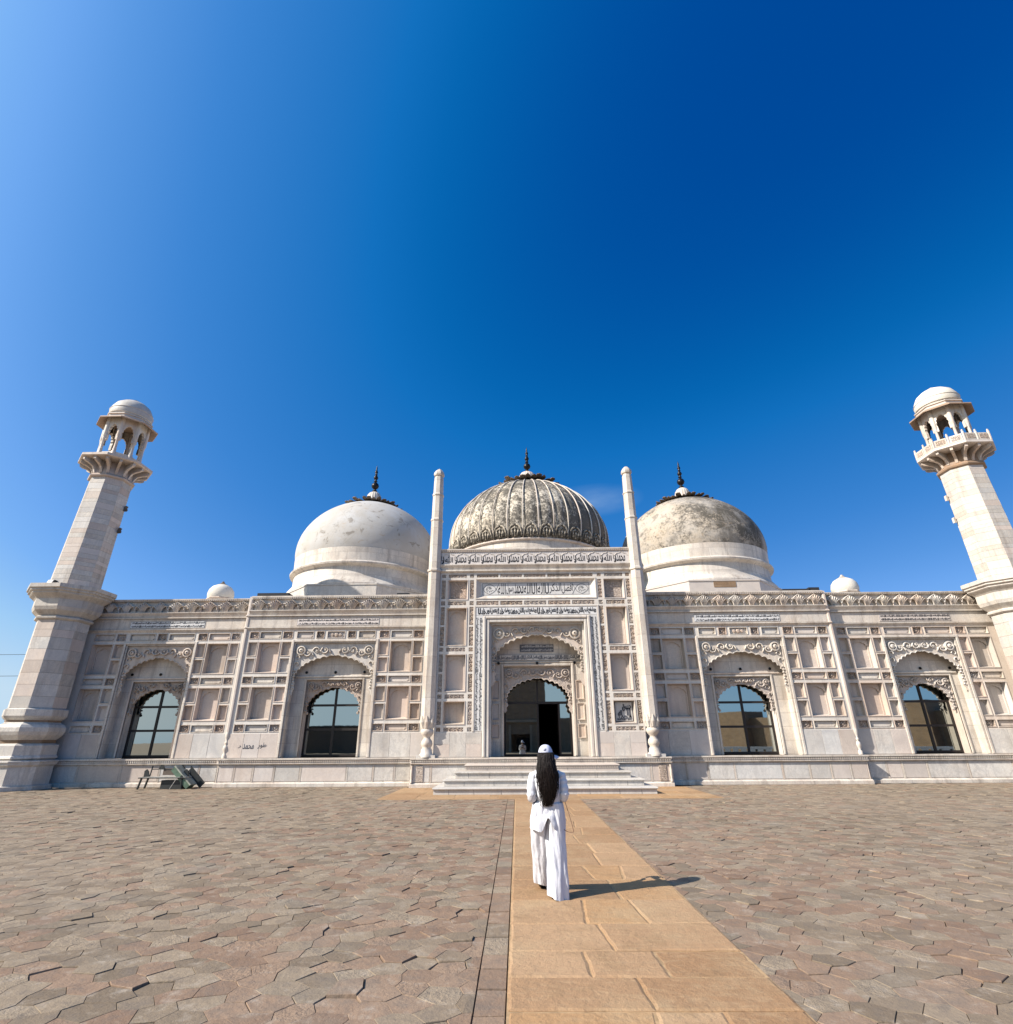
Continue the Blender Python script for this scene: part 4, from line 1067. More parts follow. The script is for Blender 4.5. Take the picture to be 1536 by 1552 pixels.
def centre_dome():
    N = 36
    d = MB().lathe([(4.72, 8.6), (4.72, 11.62), (4.74, 11.63)], 96).build('dome', M['drum'], mosque, (0, 8.6, 0), ang=30); d['label'] = 'ribbed dome streaked black, highest of the three'
    cv = dome_curve(4.72, 11.62, 4.90, 12.7, 16.95)
    def rf(a, z):
        t = (z-11.6)/5.5; k = abs(math.cos(a*N/2))
        return 1+.030*k*(1-t*.55)-.018
    MB().lathe(cv, N*6, rf=rf).build('dome_shell', M['dome_mid'], d, smooth=True)
    MB().lathe([(4.72, 11.5), (4.83, 11.54), (4.86, 11.6), (4.80, 11.66), (4.7, 11.68)], 96).build('rim_moulding', M['rib'], d, smooth=True)
    cc = [(r, z) for r, z in cv if r > 1.0]
    rm = MB().tube([((r+.03), 0, z) for r, z in cc], [.040*(.45+.55*min(1, r/3.2)) for r, z in cc], 6, cap=True).mesh('dome_rib', M['rib'], smooth=True)
    fo = MB(); w = 2*math.pi*4.85/N/2
    def wr(x, dy, z): 
        r = 4.86+dy+(.05 if z > 12 else 0); a = x/4.85; return (r*math.cos(a), r*math.sin(a), z)
    for k in (1, .62):
        pts = [wr(sg*w*.86*k*math.cos(t)**.8, .03, 11.72+.2*(1-k)+.66*k*math.sin(t)) for sg, ts in ((1, [0, .3, .6, .9, 1.2, 1.45]), (-1, [1.45, 1.2, .9, .6, .3, 0])) for t in ts]
        fo.tube(pts, .045*k+.012, 5)
    for q in (-.5, 0, .5): fo.tube([wr(q*w*.5, .02, 11.7), wr(q*w*.8, .06, 12.0), wr(q*w*1.1, .03, 12.28)], [.05, .06, .02], 5)
    fm = fo.mesh('rib_foliage', M['dome_mid'], smooth=True)
    for k in range(N):
        a = 2*math.pi*k/N+math.pi/N
        put('dome_rib', rm, d, rz=a); put('rib_foliage', fm, d, rz=a+math.pi/N)
    lotus(d, 16.5, 1.12, 16.83, .13, 1.2, 36)
    knob(d, 16.95, .58, 1.05, M['rib']); finial(d, 17.98, .95)
centre_dome()
for s in (-1, 1):
    d = MB().lathe([(.66, 7.2), (.66, 9.3), (.73, 9.36), (.73, 9.42), (.68, 9.46)], 8, a0=R(22.5)).build('small_dome', M['marble'], mosque, (s*18.33, 7.7, 0))
    MB().lathe([(.66, 9.4), (.715, 9.52), (.725, 9.68), (.67, 9.92), (.52, 10.12), (.30, 10.24), (0, 10.29)], 32).build('dome_shell', M['dome_small'], d, smooth=True)
    MB().lathe([(.26, 10.22), (.28, 10.26), (.18, 10.30), (.09, 10.39), (.05, 10.47), (0, 10.49)], 12, rf=lambda a, z: 1+.12*math.sin(a*8)).build('crown_knob', M['petal'] if s < 0 else M['rib'], d)

# ------------------------------------------------------------------ minarets
def minaret(s, xl, yc, left):
    xc = xl
    def V(k, a, z):      # vertex k of the octagon with apothem a; the upper shaft leans in a little
        r = a/math.cos(math.pi/8); w = math.pi/8+k*math.pi/4
        return Vector((xl-s*.2*max(0, min(1, (z-7.79)/5.2))+r*math.cos(w), yc+r*math.sin(w), z))
    core = MB().lathe([(.875, .2), (.86, 6.3), (.76, 7.9), (.62, 13.2)], 8, (xc, yc), math.pi/8, True).build('minaret', M['fort'], mosque)
    core['label'] = 'left corner minaret with a broken balcony rail' if left else 'right corner minaret with its balcony rail whole'
    base = [(1.12, 0), (1.12, .14), (1.02, .17), (1.02, .80), (1.06, .84), (1.10, .88), (1.10, .95), (1.14, .96), (1.14, 1.01), (.98, 1.05), (1.06, 1.10), (1.04, 1.16), (1.0, 1.2), (1.0, 1.55), (.94, 1.60), (.86, 1.63), (.86, 1.74), (.92, 1.80), (1.02, 1.92), (1.07, 2.05), (1.07, 2.2), (1.0, 2.30), (.90, 2.36), (.86, 2.40), (.86, 2.46), (.95, 2.54), (1.0, 2.62), (1.0, 2.86), (.93, 2.90), (.88, 2.92)]
    MB().lathe(base, 8, (xc, yc), math.pi/8, True).build('minaret_base', M['shaft'], core)
    cap = [(.88, 6.36), (.98, 6.42), (.99, 6.48), (.92, 6.54), (1.0, 6.62), (1.12, 6.74), (1.17, 6.88), (1.17, 7.2), (1.22, 7.26), (1.34, 7.36), (1.38, 7.40), (1.38, 7.45), (1.46, 7.5), (1.46, 7.56), (1.52, 7.6), (1.52, 7.76), (.85, 7.79)]
    MB().lathe(cap, 8, (xc, yc), math.pi/8, True).build('platform', M['shaft'], core)
    r = random.Random(5 if left else 9)
    def blocks(z0, z1, a0, a1, n, minh, facets):
        hs = [r.uniform(minh, 1.6) for _ in range(n)]; t = sum(hs); z = z0
        for h in hs:
            zb = z+h/t*(z1-z0); A = a0+(a1-a0)*(z-z0)/(z1-z0); B = a0+(a1-a0)*(zb-z0)/(z1-z0)
            for k in facets:
                p = r.uniform(0, .004); c = .006
                P = [V(k, A+p, z+.0015), V(k+1, A+p, z+.0015), V(k+1, B+p, zb-.0015), V(k, B+p, zb-.0015)]
                ctr = (P[0]+P[1]+P[2]+P[3])/4; inn = Vector((xc-ctr.x, yc-ctr.y, 0)).normalized()
                F = [q+(ctr-q).normalized()*c for q in P]
                vs = [tuple(q) for q in F]+[tuple(q+inn*.012) for q in P]+[tuple(q+inn*.1) for q in P]
                MB().add(vs, [(0, 1, 2, 3)]+[(i, i+4, (i+1) % 4+4, (i+1) % 4) for i in range(4)]+[(i+4, i+8, (i+1) % 4+8, (i+1) % 4+4) for i in range(4)]).build('stone_block', M['shaft'], core)
            z = zb
    # facet k lies between vertices k and k+1: 5 = front, 4 and 6 its neighbours
    fac = (4, 5, 6, 7) if left else (3, 4, 5, 6)
    rest = [k for k in range(8) if k not in fac]
    blocks(2.92, 6.36, .90, .88, 8, 1.0, fac); xc = xl-s*.1; blocks(7.79, 13.02, .90, .79, 22, .7, fac)
    mb = MB()
    for z0, z1, a0, a1, xx in ((2.92, 6.36, .90, .88, xl), (7.79, 13.02, .90, .79, xl-s*.15)):
        for k in rest: mb.add([tuple(V(k, a0, z0)), tuple(V(k+1, a0, z0)), tuple(V(k+1, a1, z1)), tuple(V(k, a1, z1))], [(0, 1, 2, 3)])
    mb.build('rear_shaft', M['shaft'], core)
    # balcony
    dz = -.2; xc = xl-s*.2
    def oc(pr, name, mat): return MB().lathe([(r_, z_+dz) for r_, z_ in pr], 8, (xc, yc), math.pi/8, True).build(name, M[mat], core)
    oc([(.78, 13.2), (.88, 13.24), (.90, 13.30), (.84, 13.36), (.78, 13.42), (.76, 13.7), (.76, 14.02)], 'corbel', 'soffit')
    oc([(.5, 14.0), (1.36, 14.02), (1.42, 14.05), (1.42, 14.16), (.5, 14.20)], 'balcony', 'marble')
    bm = MB()
    pts = [(.0, -.03), (.08, .02), (.12, .15), (.20, .28), (.36, .36), (.54, .41), (.63, .47), (.63, .60), (0, .60)]
    bm.poly(pts, -.055, .055, back=True); bk = bm.mesh('balcony_bracket', M['panel'], tri=True)
    for k in range(16):
        a = k*math.pi/8; rr = .72 if k % 2 == 0 else .78
        put('balcony_bracket', bk, core, (xc+rr*math.cos(a), yc+rr*math.sin(a), 13.42+dz), a)
    # open lantern: cusped arches on eight columns
    ro = .84
    oc([(.84, 14.19), (.84, 14.52), (.80, 14.54), (.74, 14.52), (.74, 14.19)], 'lantern_sill', 'marble')
    cm = MB().lathe([(.10, 0), (.10, .34), (.07, .38), (.085, .44), (.065, .5), (.06, 1.0), (.08, 1.04), (.065, 1.08), (.095, 1.16), (.10, 1.5), (.10, 2.2)], 8).mesh('lantern_column', M['marble'], smooth=True)
    am = MB(); w = ro*math.tan(math.pi/8); cur = arch_curve(w*.60, 1.25, 1.80, 4, .03, steps=5); arch_plate(am, 0, w, .98, 2.27, cur, -.06, .06); ame = am.mesh('lantern_arch', M['marble'], tri=True)
    for k in range(8):
        p = V(k, ro-.03, 14.2+dz); put('lantern_column', cm, core, tuple(p))
        a = math.pi/4*k; put('lantern_arch', ame, core, (xc+(ro-.06)*math.cos(a), yc+(ro-.06)*math.sin(a), 14.2+dz), a+math.pi/2)
    oc([(.80, 16.44), (1.20, 16.20), (1.22, 16.21), (1.22, 16.26), (.86, 16.48)], 'eave', 'soffit')
    oc([(.1, 16.40), (.80, 16.40)], 'lantern_ceiling', 'soffit')
    oc([(.90, 16.42), (.90, 16.56), (.95, 16.58), (.95, 16.62), (.88, 16.64)], 'dome_drum', 'marble')
    dm = MB().lathe([(.86, 16.63+dz), (.91, 16.75+dz), (.93, 16.95+dz), (.89, 17.18+dz), (.76, 17.44+dz), (.54, 17.63+dz), (.27, 17.74+dz), (0, 17.78+dz)], 40).build('lantern_dome', marble_dome(left), core, (xc, yc, 0), smooth=True)
    for z_ in (16.72, 17.02):
        MB().lathe([(.90 if z_ < 17 else .915, z_+dz), (.945, z_+.02+dz), (.90, z_+.05+dz)], 40, (xc, yc)).build('dome_band', M['marble'], core, smooth=True)
    MB().lathe([(.2, 17.72+dz), (.3, 17.75+dz), (.26, 17.8+dz), (.12, 17.82+dz), (.1, 17.88+dz), (.04, 17.93+dz), (0, 17.94+dz)], 12, rf=lambda a, z: 1+.15*math.sin(a*6)).build('crown_knob', M['petal'] if left else M['rib'], dm, (0, 0, 0))
    if not left:
        for k in range(8):
            A, B = V(k, 1.38, 14.16+dz), V(k+1, 1.38, 14.16+dz); t = (B-A); a = math.atan2(t.y, t.x)
            for u in (0, .5):
                q = A+t*u; pm = MB().lathe([(.05, 0), (.05, .42), (.035, .46), (.05, .5), (0, .56)], 6); pm.build('rail_post', M['marble'], core, tuple(q))
                c = A+t*(u+.25); L = t.length/2-.12
                m = MB(); m.box(-L/2, L/2, -.03, .03, .02, .36); rl = m.build('rail_panel', M['marble'], core, tuple(c), a)
                m = MB(); m.box(-L/2+.05, L/2-.05, -.04, .04, .08, .30); m.build('rail_tablet', M['carved'], core, tuple(c), a)
    # broken stubs on the inner edge of the shaft
    for z in (10.6, 11.7):
        sx = 1 if left else -1
        m = MB(); m.poly([(-.1, 0), (.05, .02), (.08, .12), (.03, .2), (.07, .32), (-.02, .36), (-.1, .3)], -.05, .04, back=True); m.v = [(x*.75, y, zz*.75) for x, y, zz in m.v]
        m.build('broken_bracket', M['petal'] if left else M['marble'], core, (xc+sx*.86, yc+.30, z), rz=.2)
    return core
def marble_dome(left): return M['shaft'] if left else M['dome_small']
minaret(-1, -20.3, -.55, True); minaret(1, 20.22, -.55, False)

# ------------------------------------------------------------------ the woman walking to the mosque
def ellipse(cx, cy, z, rx, ry, n=40, fold=None, tilt=(0, 0), p=2.0):
    o = []
    for j in range(n):
        a = 2*math.pi*j/n; ca, sa = math.cos(a), math.sin(a)
        k = (abs(ca)**p+abs(sa)**p)**(-1/p)
        f = 1+(fold(a, z) if fold else 0)
        x = rx*ca*k*f; y = ry*sa*k*f
        o.append((cx+x, cy+y, z+tilt[0]*x+tilt[1]*y))
    return o
def interp(keys, n):
    """smooth key rings (tuples of numbers) into n rings"""
    out = []; m = len(keys)-1
    for i in range(n):
        t = i/(n-1)*m; k = min(int(t), m-1); u = t-k
        p0, p1, p2, p3 = keys[max(k-1, 0)], keys[k], keys[k+1], keys[min(k+2, m)]
        out.append(tuple(.5*((2*b)+(-a+c)*u+(2*a-5*b+4*c-d)*u*u+(-a+3*b-3*c+d)*u**3) for a, b, c, d in zip(p0, p1, p2, p3)))
    return out
def skin_body(name, verts, edges, radii, mat, sub=2, root=0):
    me = bpy.data.meshes.new(name); me.from_pydata(verts, edges, []); o = bpy.data.objects.new(name, me); COL.objects.link(o)
    sk = o.modifiers.new('skin', 'SKIN'); sk.use_smooth_shade = True
    for i, r in enumerate(radii):
        v = me.skin_vertices[0].data[i]; v.radius = r if isinstance(r, tuple) else (r, r); v.use_root = i == root
    o.modifiers.new('sub', 'SUBSURF').levels = sub; o.modifiers['sub'].render_levels = sub
    dg = bpy.context.evaluated_depsgraph_get(); dg.update()
    m2 = bpy.data.meshes.new_from_object(o.evaluated_get(dg)); m2.name = name
    bpy.data.objects.remove(o); m2.materials.clear(); m2.materials.append(mat)
    for p in m2.polygons: p.use_smooth = True
    return m2
def person():
    rx0 = (-.5, -16.26, 0)
    V = [(-.03, .12, .86), (-.02, .10, 1.0), (-.01, .09, 1.16), (-.015, .09, 1.28), (-.02, .10, 1.345), (-.022, .115, 1.39),
         (-.10, .12, .84), (-.11, .30, .48), (-.10, .47, .10), (-.10, .58, .045),          # left leg, forward
         (.03, .10, .84), (.055, .06, .47), (.05, .0, .10), (.03, .12, .04),               # right leg, planted
         (-.12, .09, 1.245), (-.195, .08, 1.225), (-.225, .03, 1.03), (-.15, .22, 1.05), (-.10, .30, 1.09),      # left arm
         (.10, .09, 1.245), (.165, .08, 1.225), (.195, .03, 1.03), (.12, .22, 1.05), (.06, .30, 1.09)]           # right arm
    E_ = [(0, 1), (1, 2), (2, 3), (3, 4), (4, 5), (0, 6), (6, 7), (7, 8), (8, 9), (0, 10), (10, 11), (11, 12), (12, 13), (3, 14), (14, 15), (15, 16), (16, 17), (17, 18), (3, 19), (19, 20), (20, 21), (21, 22), (22, 23)]
    rad = [(.12, .09), (.105, .08), (.12, .085), (.075, .06), .045, .048, .085, .055, .036, .03, .085, .055, .036, .03, .055, .048, .040, .033, .024, .055, .048, .040, .033, .024]
    body = skin_body('person', V, E_, rad, M['skin'], 2)
    # head, with brow, nose, mouth, chin and ears, joined to the body mesh
    hb = bmesh.new(); hb.from_mesh(body)
    hd = MB(); hc = Vector((-.022, .125, 1.475)); n = 32; rings = []
    for i in range(21):
        t = i/20; ph = math.pi*t; z = -.112*math.cos(ph)
        r = math.sin(ph)**.8; rings_ = []
        for j in range(n):
            a = 2*math.pi*j/n; x = .073*r*math.cos(a); y = .092*r*math.sin(a)
            if z < -.02: x *= 1-.30*((-z-.02)/.09)**1.3; y = y*(1-.25*((-z-.02)/.09)) if y < 0 else y*(1-.05*(-z/.11))
            if y > 0:
                fx = abs(x)
                y += .020*math.exp(-(fx/.012)**2-((z+.018)/.022)**2)             # nose
                y += .007*math.exp(-(fx/.02)**2-((z+.055)/.010)**2)              # mouth
                y += .010*math.exp(-(fx/.02)**2-((z+.095)/.016)**2)              # chin
                y -= .010*math.exp(-((fx-.03)/.015)**2-((z-.008)/.012)**2)       # eye sockets
            rings_.append((hc.x+x, hc.y+y, hc.z+z))
        rings.append(rings_)
    hd.loft(rings)
    for s in (-1, 1): hd.loft([[(hc.x+s*(.07+.008*q), hc.y+.01-.004*q+.014*(1-.2*q)*math.cos(a), hc.z-.01+.03*(1-.25*q)*math.sin(a)) for a in [k*math.pi/5 for k in range(10)]] for q in (0, 1, 1.6)])
    # hands: palm and five bent fingers curled round the phone
    for s in (-1, 1):
        p0 = Vector((-.02+s*.08, .30, 1.09)); d = Vector((-s*.5, .75, .35)).normalized(); side = Vector((s*.45, .2, .85)).normalized(); nrm = d.cross(side)
        hd.loft([[tuple(p0+d*(.0+.075*q)+side*(.030+.010*math.sin(q*2.4))*math.cos(a)+nrm*.012*math.sin(a)) for a in [k*math.pi/5 for k in range(10)]] for q in (-.15, .2, .6, 1)])
        for fi, L in enumerate((.062, .07, .074, .066, .052)):
            if fi == 0:
                b = p0+d*.02+side*.03; pts = [b, b+side*.02+d*.015, b+side*.028+d*.04, b+side*.02+d*.058]; rr = [.011, .010, .009, .006]
            else:
                b = p0+d*.07+side*(.028-.018*(fi-1)); k = -s
                pts = [b, b+d*L*.45, b+d*L*.72+nrm*k*L*.28, b+d*L*.66+nrm*k*L*.58]; rr = [.0095, .009, .008, .0055]
            hd.tube([tuple(q) for q in pts], rr, 7)
    tmp = hd.mesh('head', M['skin'], smooth=True); hb.from_mesh(tmp); hb.to_mesh(body); hb.free(); bpy.data.meshes.remove(tmp)
    for p in body.polygons: p.use_smooth = True
    P = put('person', body, None, rx0); tag(P, 'woman in white clothes and pale cap seen from behind, walking up the sandstone path', 'person')
    fe = MB()
    for s in (-1, 1): fe.disc(hc.x+s*.03, hc.z+.006, 0, [(.011, 0), (.008, .004), (.003, .006)], 10)
    fe.v = [(x, .205-y, z) for x, y, z in fe.v]; fe.build('eye', M['eyew'], P)
    lp = MB(); lp.tube([(hc.x-.02, hc.y+.094, hc.z-.056), (hc.x, hc.y+.1005, hc.z-.054), (hc.x+.02, hc.y+.094, hc.z-.056)], [.003, .005, .003], 6); lp.build('lips', M['lip'], P)
    # trousers: two wide legs flowing from the hip
    nseg = 64
    def folds(seed, amp):
        def f(a, z):
            g = max(0, min(1, (.9-z)/.8))
            w = math.sin(a*5+seed+z*1.6+.8*math.sin(z*5+seed))+.7*math.sin(a*8-seed*2+z*2.5)+.5*noise.noise((math.cos(a)*2.5+seed, math.sin(a)*2.5, z*5))*2
            return amp*w*(.45+.55*g)+.07*noise.noise((math.cos(a)*3+seed*3, math.sin(a)*3, z*7+math.cos(a)*4))
        return f
    t = MB(); N = 34
    f1, f2 = folds(1.3, .075), folds(4.1, .085)
    L = interp([(-.095, .11, .95, .105, .115, 0), (-.108, .115, .80, .122, .125, 0), (-.118, .17, .62, .112, .115, 0), (-.115, .26, .40, .104, .112, 0), (-.105, .36, .18, .098, .115, 0), (-.10, .42, .055, .095, .125, 0)], N)
    Rr = interp([(.055, .10, .95, .105, .115, 0), (.062, .10, .80, .122, .128, 0), (.062, .085, .62, .116, .122, 0), (.064, .045, .40, .115, .120, 0), (.060, .0, .18, .116, .125, 0), (.056, -.02, .02, .118, .135, 0)], N)
    t.loft([ellipse(cx, cy, z, rx, ry, nseg, f1, tilt=(-.22*max(0, (.5-z)/.5), -.10*max(0, (.5-z)/.5))) for cx, cy, z, rx, ry, _ in L], cap0=True, cap1=False)
    t.loft([ellipse(cx, cy, z, rx, ry, nseg, f2, tilt=(-.30*max(0, (.5-z)/.5), .04*max(0, (.5-z)/.5))) for cx, cy, z, rx, ry, _ in Rr], cap0=True, cap1=False)
    t.loft([ellipse(-.02, .11, z, rx, ry, nseg) for z, rx, ry in ((.80, .19, .12), (.88, .185, .12), (.97, .165, .11))])
    t.build('trousers', M['cotton'], P, smooth=True)
    # blouse: fitted waist, flared hem split at the back, sleeves to the forearm
    b = MB()
    def bf(a, z):
        k = max(0, (.93-z)/.26)
        v = .05*k*math.sin(a*9+2*z)+.035*k*math.sin(a*5+1)
        v += .06*noise.noise((math.cos(a)*2.2+7, math.sin(a)*2.2, z*6+math.cos(a)*3))+.03*noise.noise((math.cos(a)*5, math.sin(a)*5, z*15))
        v += .03*math.sin(z*55+2.5*math.sin(a*2+1))*math.exp(-((z-.93)/.07)**2)
        return v
    KB = interp([(-.033, .10, .665, .198, .15, 0), (-.028, .10, .76, .190, .142, 0), (-.015, .10, .86, .164, .120, 0), (-.008, .095, .935, .142, .106, 0), (-.008, .09, 1.03, .162, .112, 0), (-.012, .085, 1.13, .165, .108, 0), (-.014, .085, 1.20, .172, .096, 0), (-.016, .09, 1.25, .160, .082, 0), (-.018, .095, 1.29, .105, .066, 0), (-.02, .10, 1.325, .056, .055, 0)], 44)
    rings = []
    for cx, cy, z, rx, ry, _ in KB:
        e = ellipse(cx, cy, z, rx, ry, nseg, bf, p=2.3)
        if z < .84:       # inverted V of the split hem at the back
            k = (.84-z)/.18; e2 = []
            for x, y, zz in e:
                d = abs(x-(cx+.008)); 
                if y < cy: zz += .15*k*max(0, 1-d/.075)
                zz += .012*k*math.sin(x*26+1)
                e2.append((x, y, zz))
            e = e2
        rings.append(e)
    b.loft(rings, cap0=False, cap1=False)
    for s, pts in ((-1, [(-.13, .09, 1.25), (-.185, .085, 1.225), (-.205, .065, 1.15), (-.212, .04, 1.07), (-.206, .045, 1.01), (-.178, .12, 1.015), (-.155, .20, 1.04)]), (1, [(.10, .09, 1.25), (.155, .085, 1.225), (.175, .065, 1.15), (.182, .04, 1.07), (.176, .045, 1.01), (.148, .12, 1.015), (.125, .20, 1.04)])):
        q = interp(pts, 26); rr = interp([(.052,), (.057,), (.054,), (.054,), (.054,), (.048,), (.047,)], 26)
        rr = [r[0]*(1+.16*noise.noise((s*5, 0, i*.6))+.08*math.sin(i*1.9)) for i, r in enumerate(rr)]
        b.tube(q, rr, 18)
    b.build('blouse', M['cotton'], P, smooth=True)
    # cap, brim turned slightly to the right
    c = MB(); ct = Vector((-.025, .115, 1.50)); cr = []
    for i in range(13):
        th = i/12*math.pi/2
        k = math.cos(th)**.85 if i < 12 else 0
        cr.append([(ct.x+.091*k*math.cos(a)*(1+.012*math.cos(a*6)), ct.y+.108*k*math.sin(a), ct.z-.035+.126*math.sin(th)**.9+(.012*math.sin(a) if i == 0 else 0)) for a in [j*2*math.pi/36 for j in range(36)]])
    c.loft(cr, cap0=False, cap1=True)
    capo = c.build('cap', M['cap'], P, smooth=True)
    br = MB(); ang = R(-58); vs = []; n2 = 17
    for r, dz in ((.0, 0), (.5, -.004), (1, -.018)):
        for j in range(n2):
            a = -1.2+2.4*j/(n2-1); x0 = .088*math.sin(a); y0 = .104*math.cos(a)
            x = x0*(1+.10*r); y = y0+.085*r*math.cos(a*.75)
            X = x*math.cos(ang)-y*math.sin(ang); Y = x*math.sin(ang)+y*math.cos(ang)
            vs.append((ct.x+X, ct.y+Y, ct.z-.028+dz-.03*r*math.sin(abs(a))**2))
    m = n2; top = len(vs); vs += [(x, y, z-.006) for x, y, z in vs]
    fs = [(i*m+j, i*m+j+1, (i+1)*m+j+1, (i+1)*m+j) for i in range(2) for j in range(m-1)]
    fs += [tuple(q+top for q in reversed(f)) for f in fs]
    edge = list(range(m))+[2*m-1, 3*m-1]+list(range(3*m-2, 2*m-1, -1))+[m]
    fs += [(edge[i], edge[(i+1) % len(edge)], edge[(i+1) % len(edge)]+top, edge[i]+top) for i in range(len(edge))]
    br.add(vs, fs).build('brim', M['cap'], capo, smooth=False)
    st = MB(); st.v = []; 
    for i in range(7): pass
    bandv = [(ct.x+.012+.030*math.cos(t), ct.y-.1055+.004*math.cos(t)**2, ct.z-.018+.022*math.sin(t)) for t in [k*math.pi/8 for k in range(9)]]
    st.add([(x, y-.003, z) for x, y, z in bandv]+[(x, y+.01, z) for x, y, z in bandv], [tuple(range(9))]+[(i, i+9, (i+1) % 9+9, (i+1) % 9) for i in range(9)]); st.build('strap_opening', M['hair'], capo)
    em = MB()
    for dx in (-.012, .0, .014): em.tube([(ct.x-.02+dx, ct.y-.101, ct.z+.026), (ct.x-.014+dx, ct.y-.094, ct.z+.05)], .0022, 5)
    em.tube([(ct.x-.034, ct.y-.102, ct.z+.025), (ct.x+.002, ct.y-.103, ct.z+.024)], .002, 5); em.build('cap_emblem', M['inlay'], capo)
    # hair to the waist: a core mass covered with strands
    h = MB()
    HK = [(-.022, .085, 1.50, .080, .075, 0), (-.022, .07, 1.45, .086, .085, 0), (-.020, .04, 1.38, .092, .080, 0), (-.016, .0, 1.30, .098, .062, 0), (-.012, -.022, 1.22, .095, .045, 0), (-.008, -.03, 1.13, .084, .038, 0), (-.016, -.025, 1.05, .069, .034, 0), (-.030, -.018, .98, .048, .026, 0), (-.044, -.012, .94, .022, .014, 0)]
    K = interp(HK, 30)
    h.loft([ellipse(cx, cy, z, rx*.86, ry*.9, 28, lambda a, z: .16*noise.noise((math.cos(a)*6, math.sin(a)*6, z*5))) for cx, cy, z, rx, ry, _ in K[:27]])
    r = random.Random(3)
    for i in range(420):
        a = math.pi+math.pi*r.random(); endt = r.choice((r.uniform(.6, .85), r.uniform(.8, 1.03))); wob = r.uniform(0, 6); k0 = r.uniform(.90, 1.13); am = r.uniform(.003, .011); wv = r.choice((1.0, 2.2, 4.1)); pts = []; ra = []
        drift = r.uniform(-.05, .05)
        for q in range(12):
            t = q/11*endt; cx, cy, z, rx, ry, _ = K[min(int(t*29), 28)]
            kk = k0*(1+.5*max(0, t-.55)*r.uniform(-1, 1.3))
            pts.append((cx+rx*kk*math.cos(a)+am*math.sin(q*.9+wob)+.010*math.sin(q*1.0+wv)*min(1, t*3)+drift*t*.7, cy+ry*kk*math.sin(a)-.002-.006*math.sin(q*1.1+wob), z-.03*t*t)); ra.append(.0042*(1-.65*q/11))
        h.tube(pts, ra, 4, cap=False)
    for i in range(16):      # loose locks over the left shoulder and blades
        x = r.choice([-.145, -.14, -.13, -.12, -.105, .095, .105, .115]); pts = [(x*.62-.01, .02, 1.36), (x, -.025, 1.27), (x*1.02+r.uniform(-.01, .01), -.04, 1.19), (x*.9+r.uniform(-.02, .02), -.045, 1.10), (x*.8+r.uniform(-.02, .02), -.03, 1.02+r.uniform(-.03, .04))]
        h.tube(interp(pts, 12), [.007*(1-q/13) for q in range(12)], 5, cap=False)
    h.build('hair', M['hair'], P, smooth=True)
    # shoes
    for (x, y, rz) in ((.035, .06, .05), (-.10, .52, .05)):
        s = MB(); rg = []
        for q in range(9):
            t = q/8; w = .038*math.sin(math.pi*(.12+.8*t))**.5*(1 if t < .6 else 1.1-.3*(t-.6)); hh = .075-.045*t**.8
            rg.append([(w*math.cos(a), -.115+.245*t, max(.0, .012+hh*.5+hh*.5*math.sin(a)) if math.sin(a) > -.2 else .002) for a in [k*math.pi/7 for k in range(14)]])
        s.loft(rg).build('shoe', M['shoe'], P, (x, y, .014), rz, smooth=True)
    # thin cord hanging from the right forearm, and the phone held in front
    cd = MB(); cd.tube(interp([(.175, .10, 1.0), (.205, .03, .90), (.245, .0, .76), (.268, .0, .665), (.262, .0, .648), (.20, .02, .652), (.14, .04, .70), (.10, .1, .85)], 30), .0035, 5)
    cd.build('hanging_cord', M['cord'], P)
    ph = MB().box(-.075, .035, .378, .387, 1.10, 1.165); tag(ph.build('phone', M['phone'], None, rx0), 'small dark phone held in both hands of the walking woman', 'phone')
person()

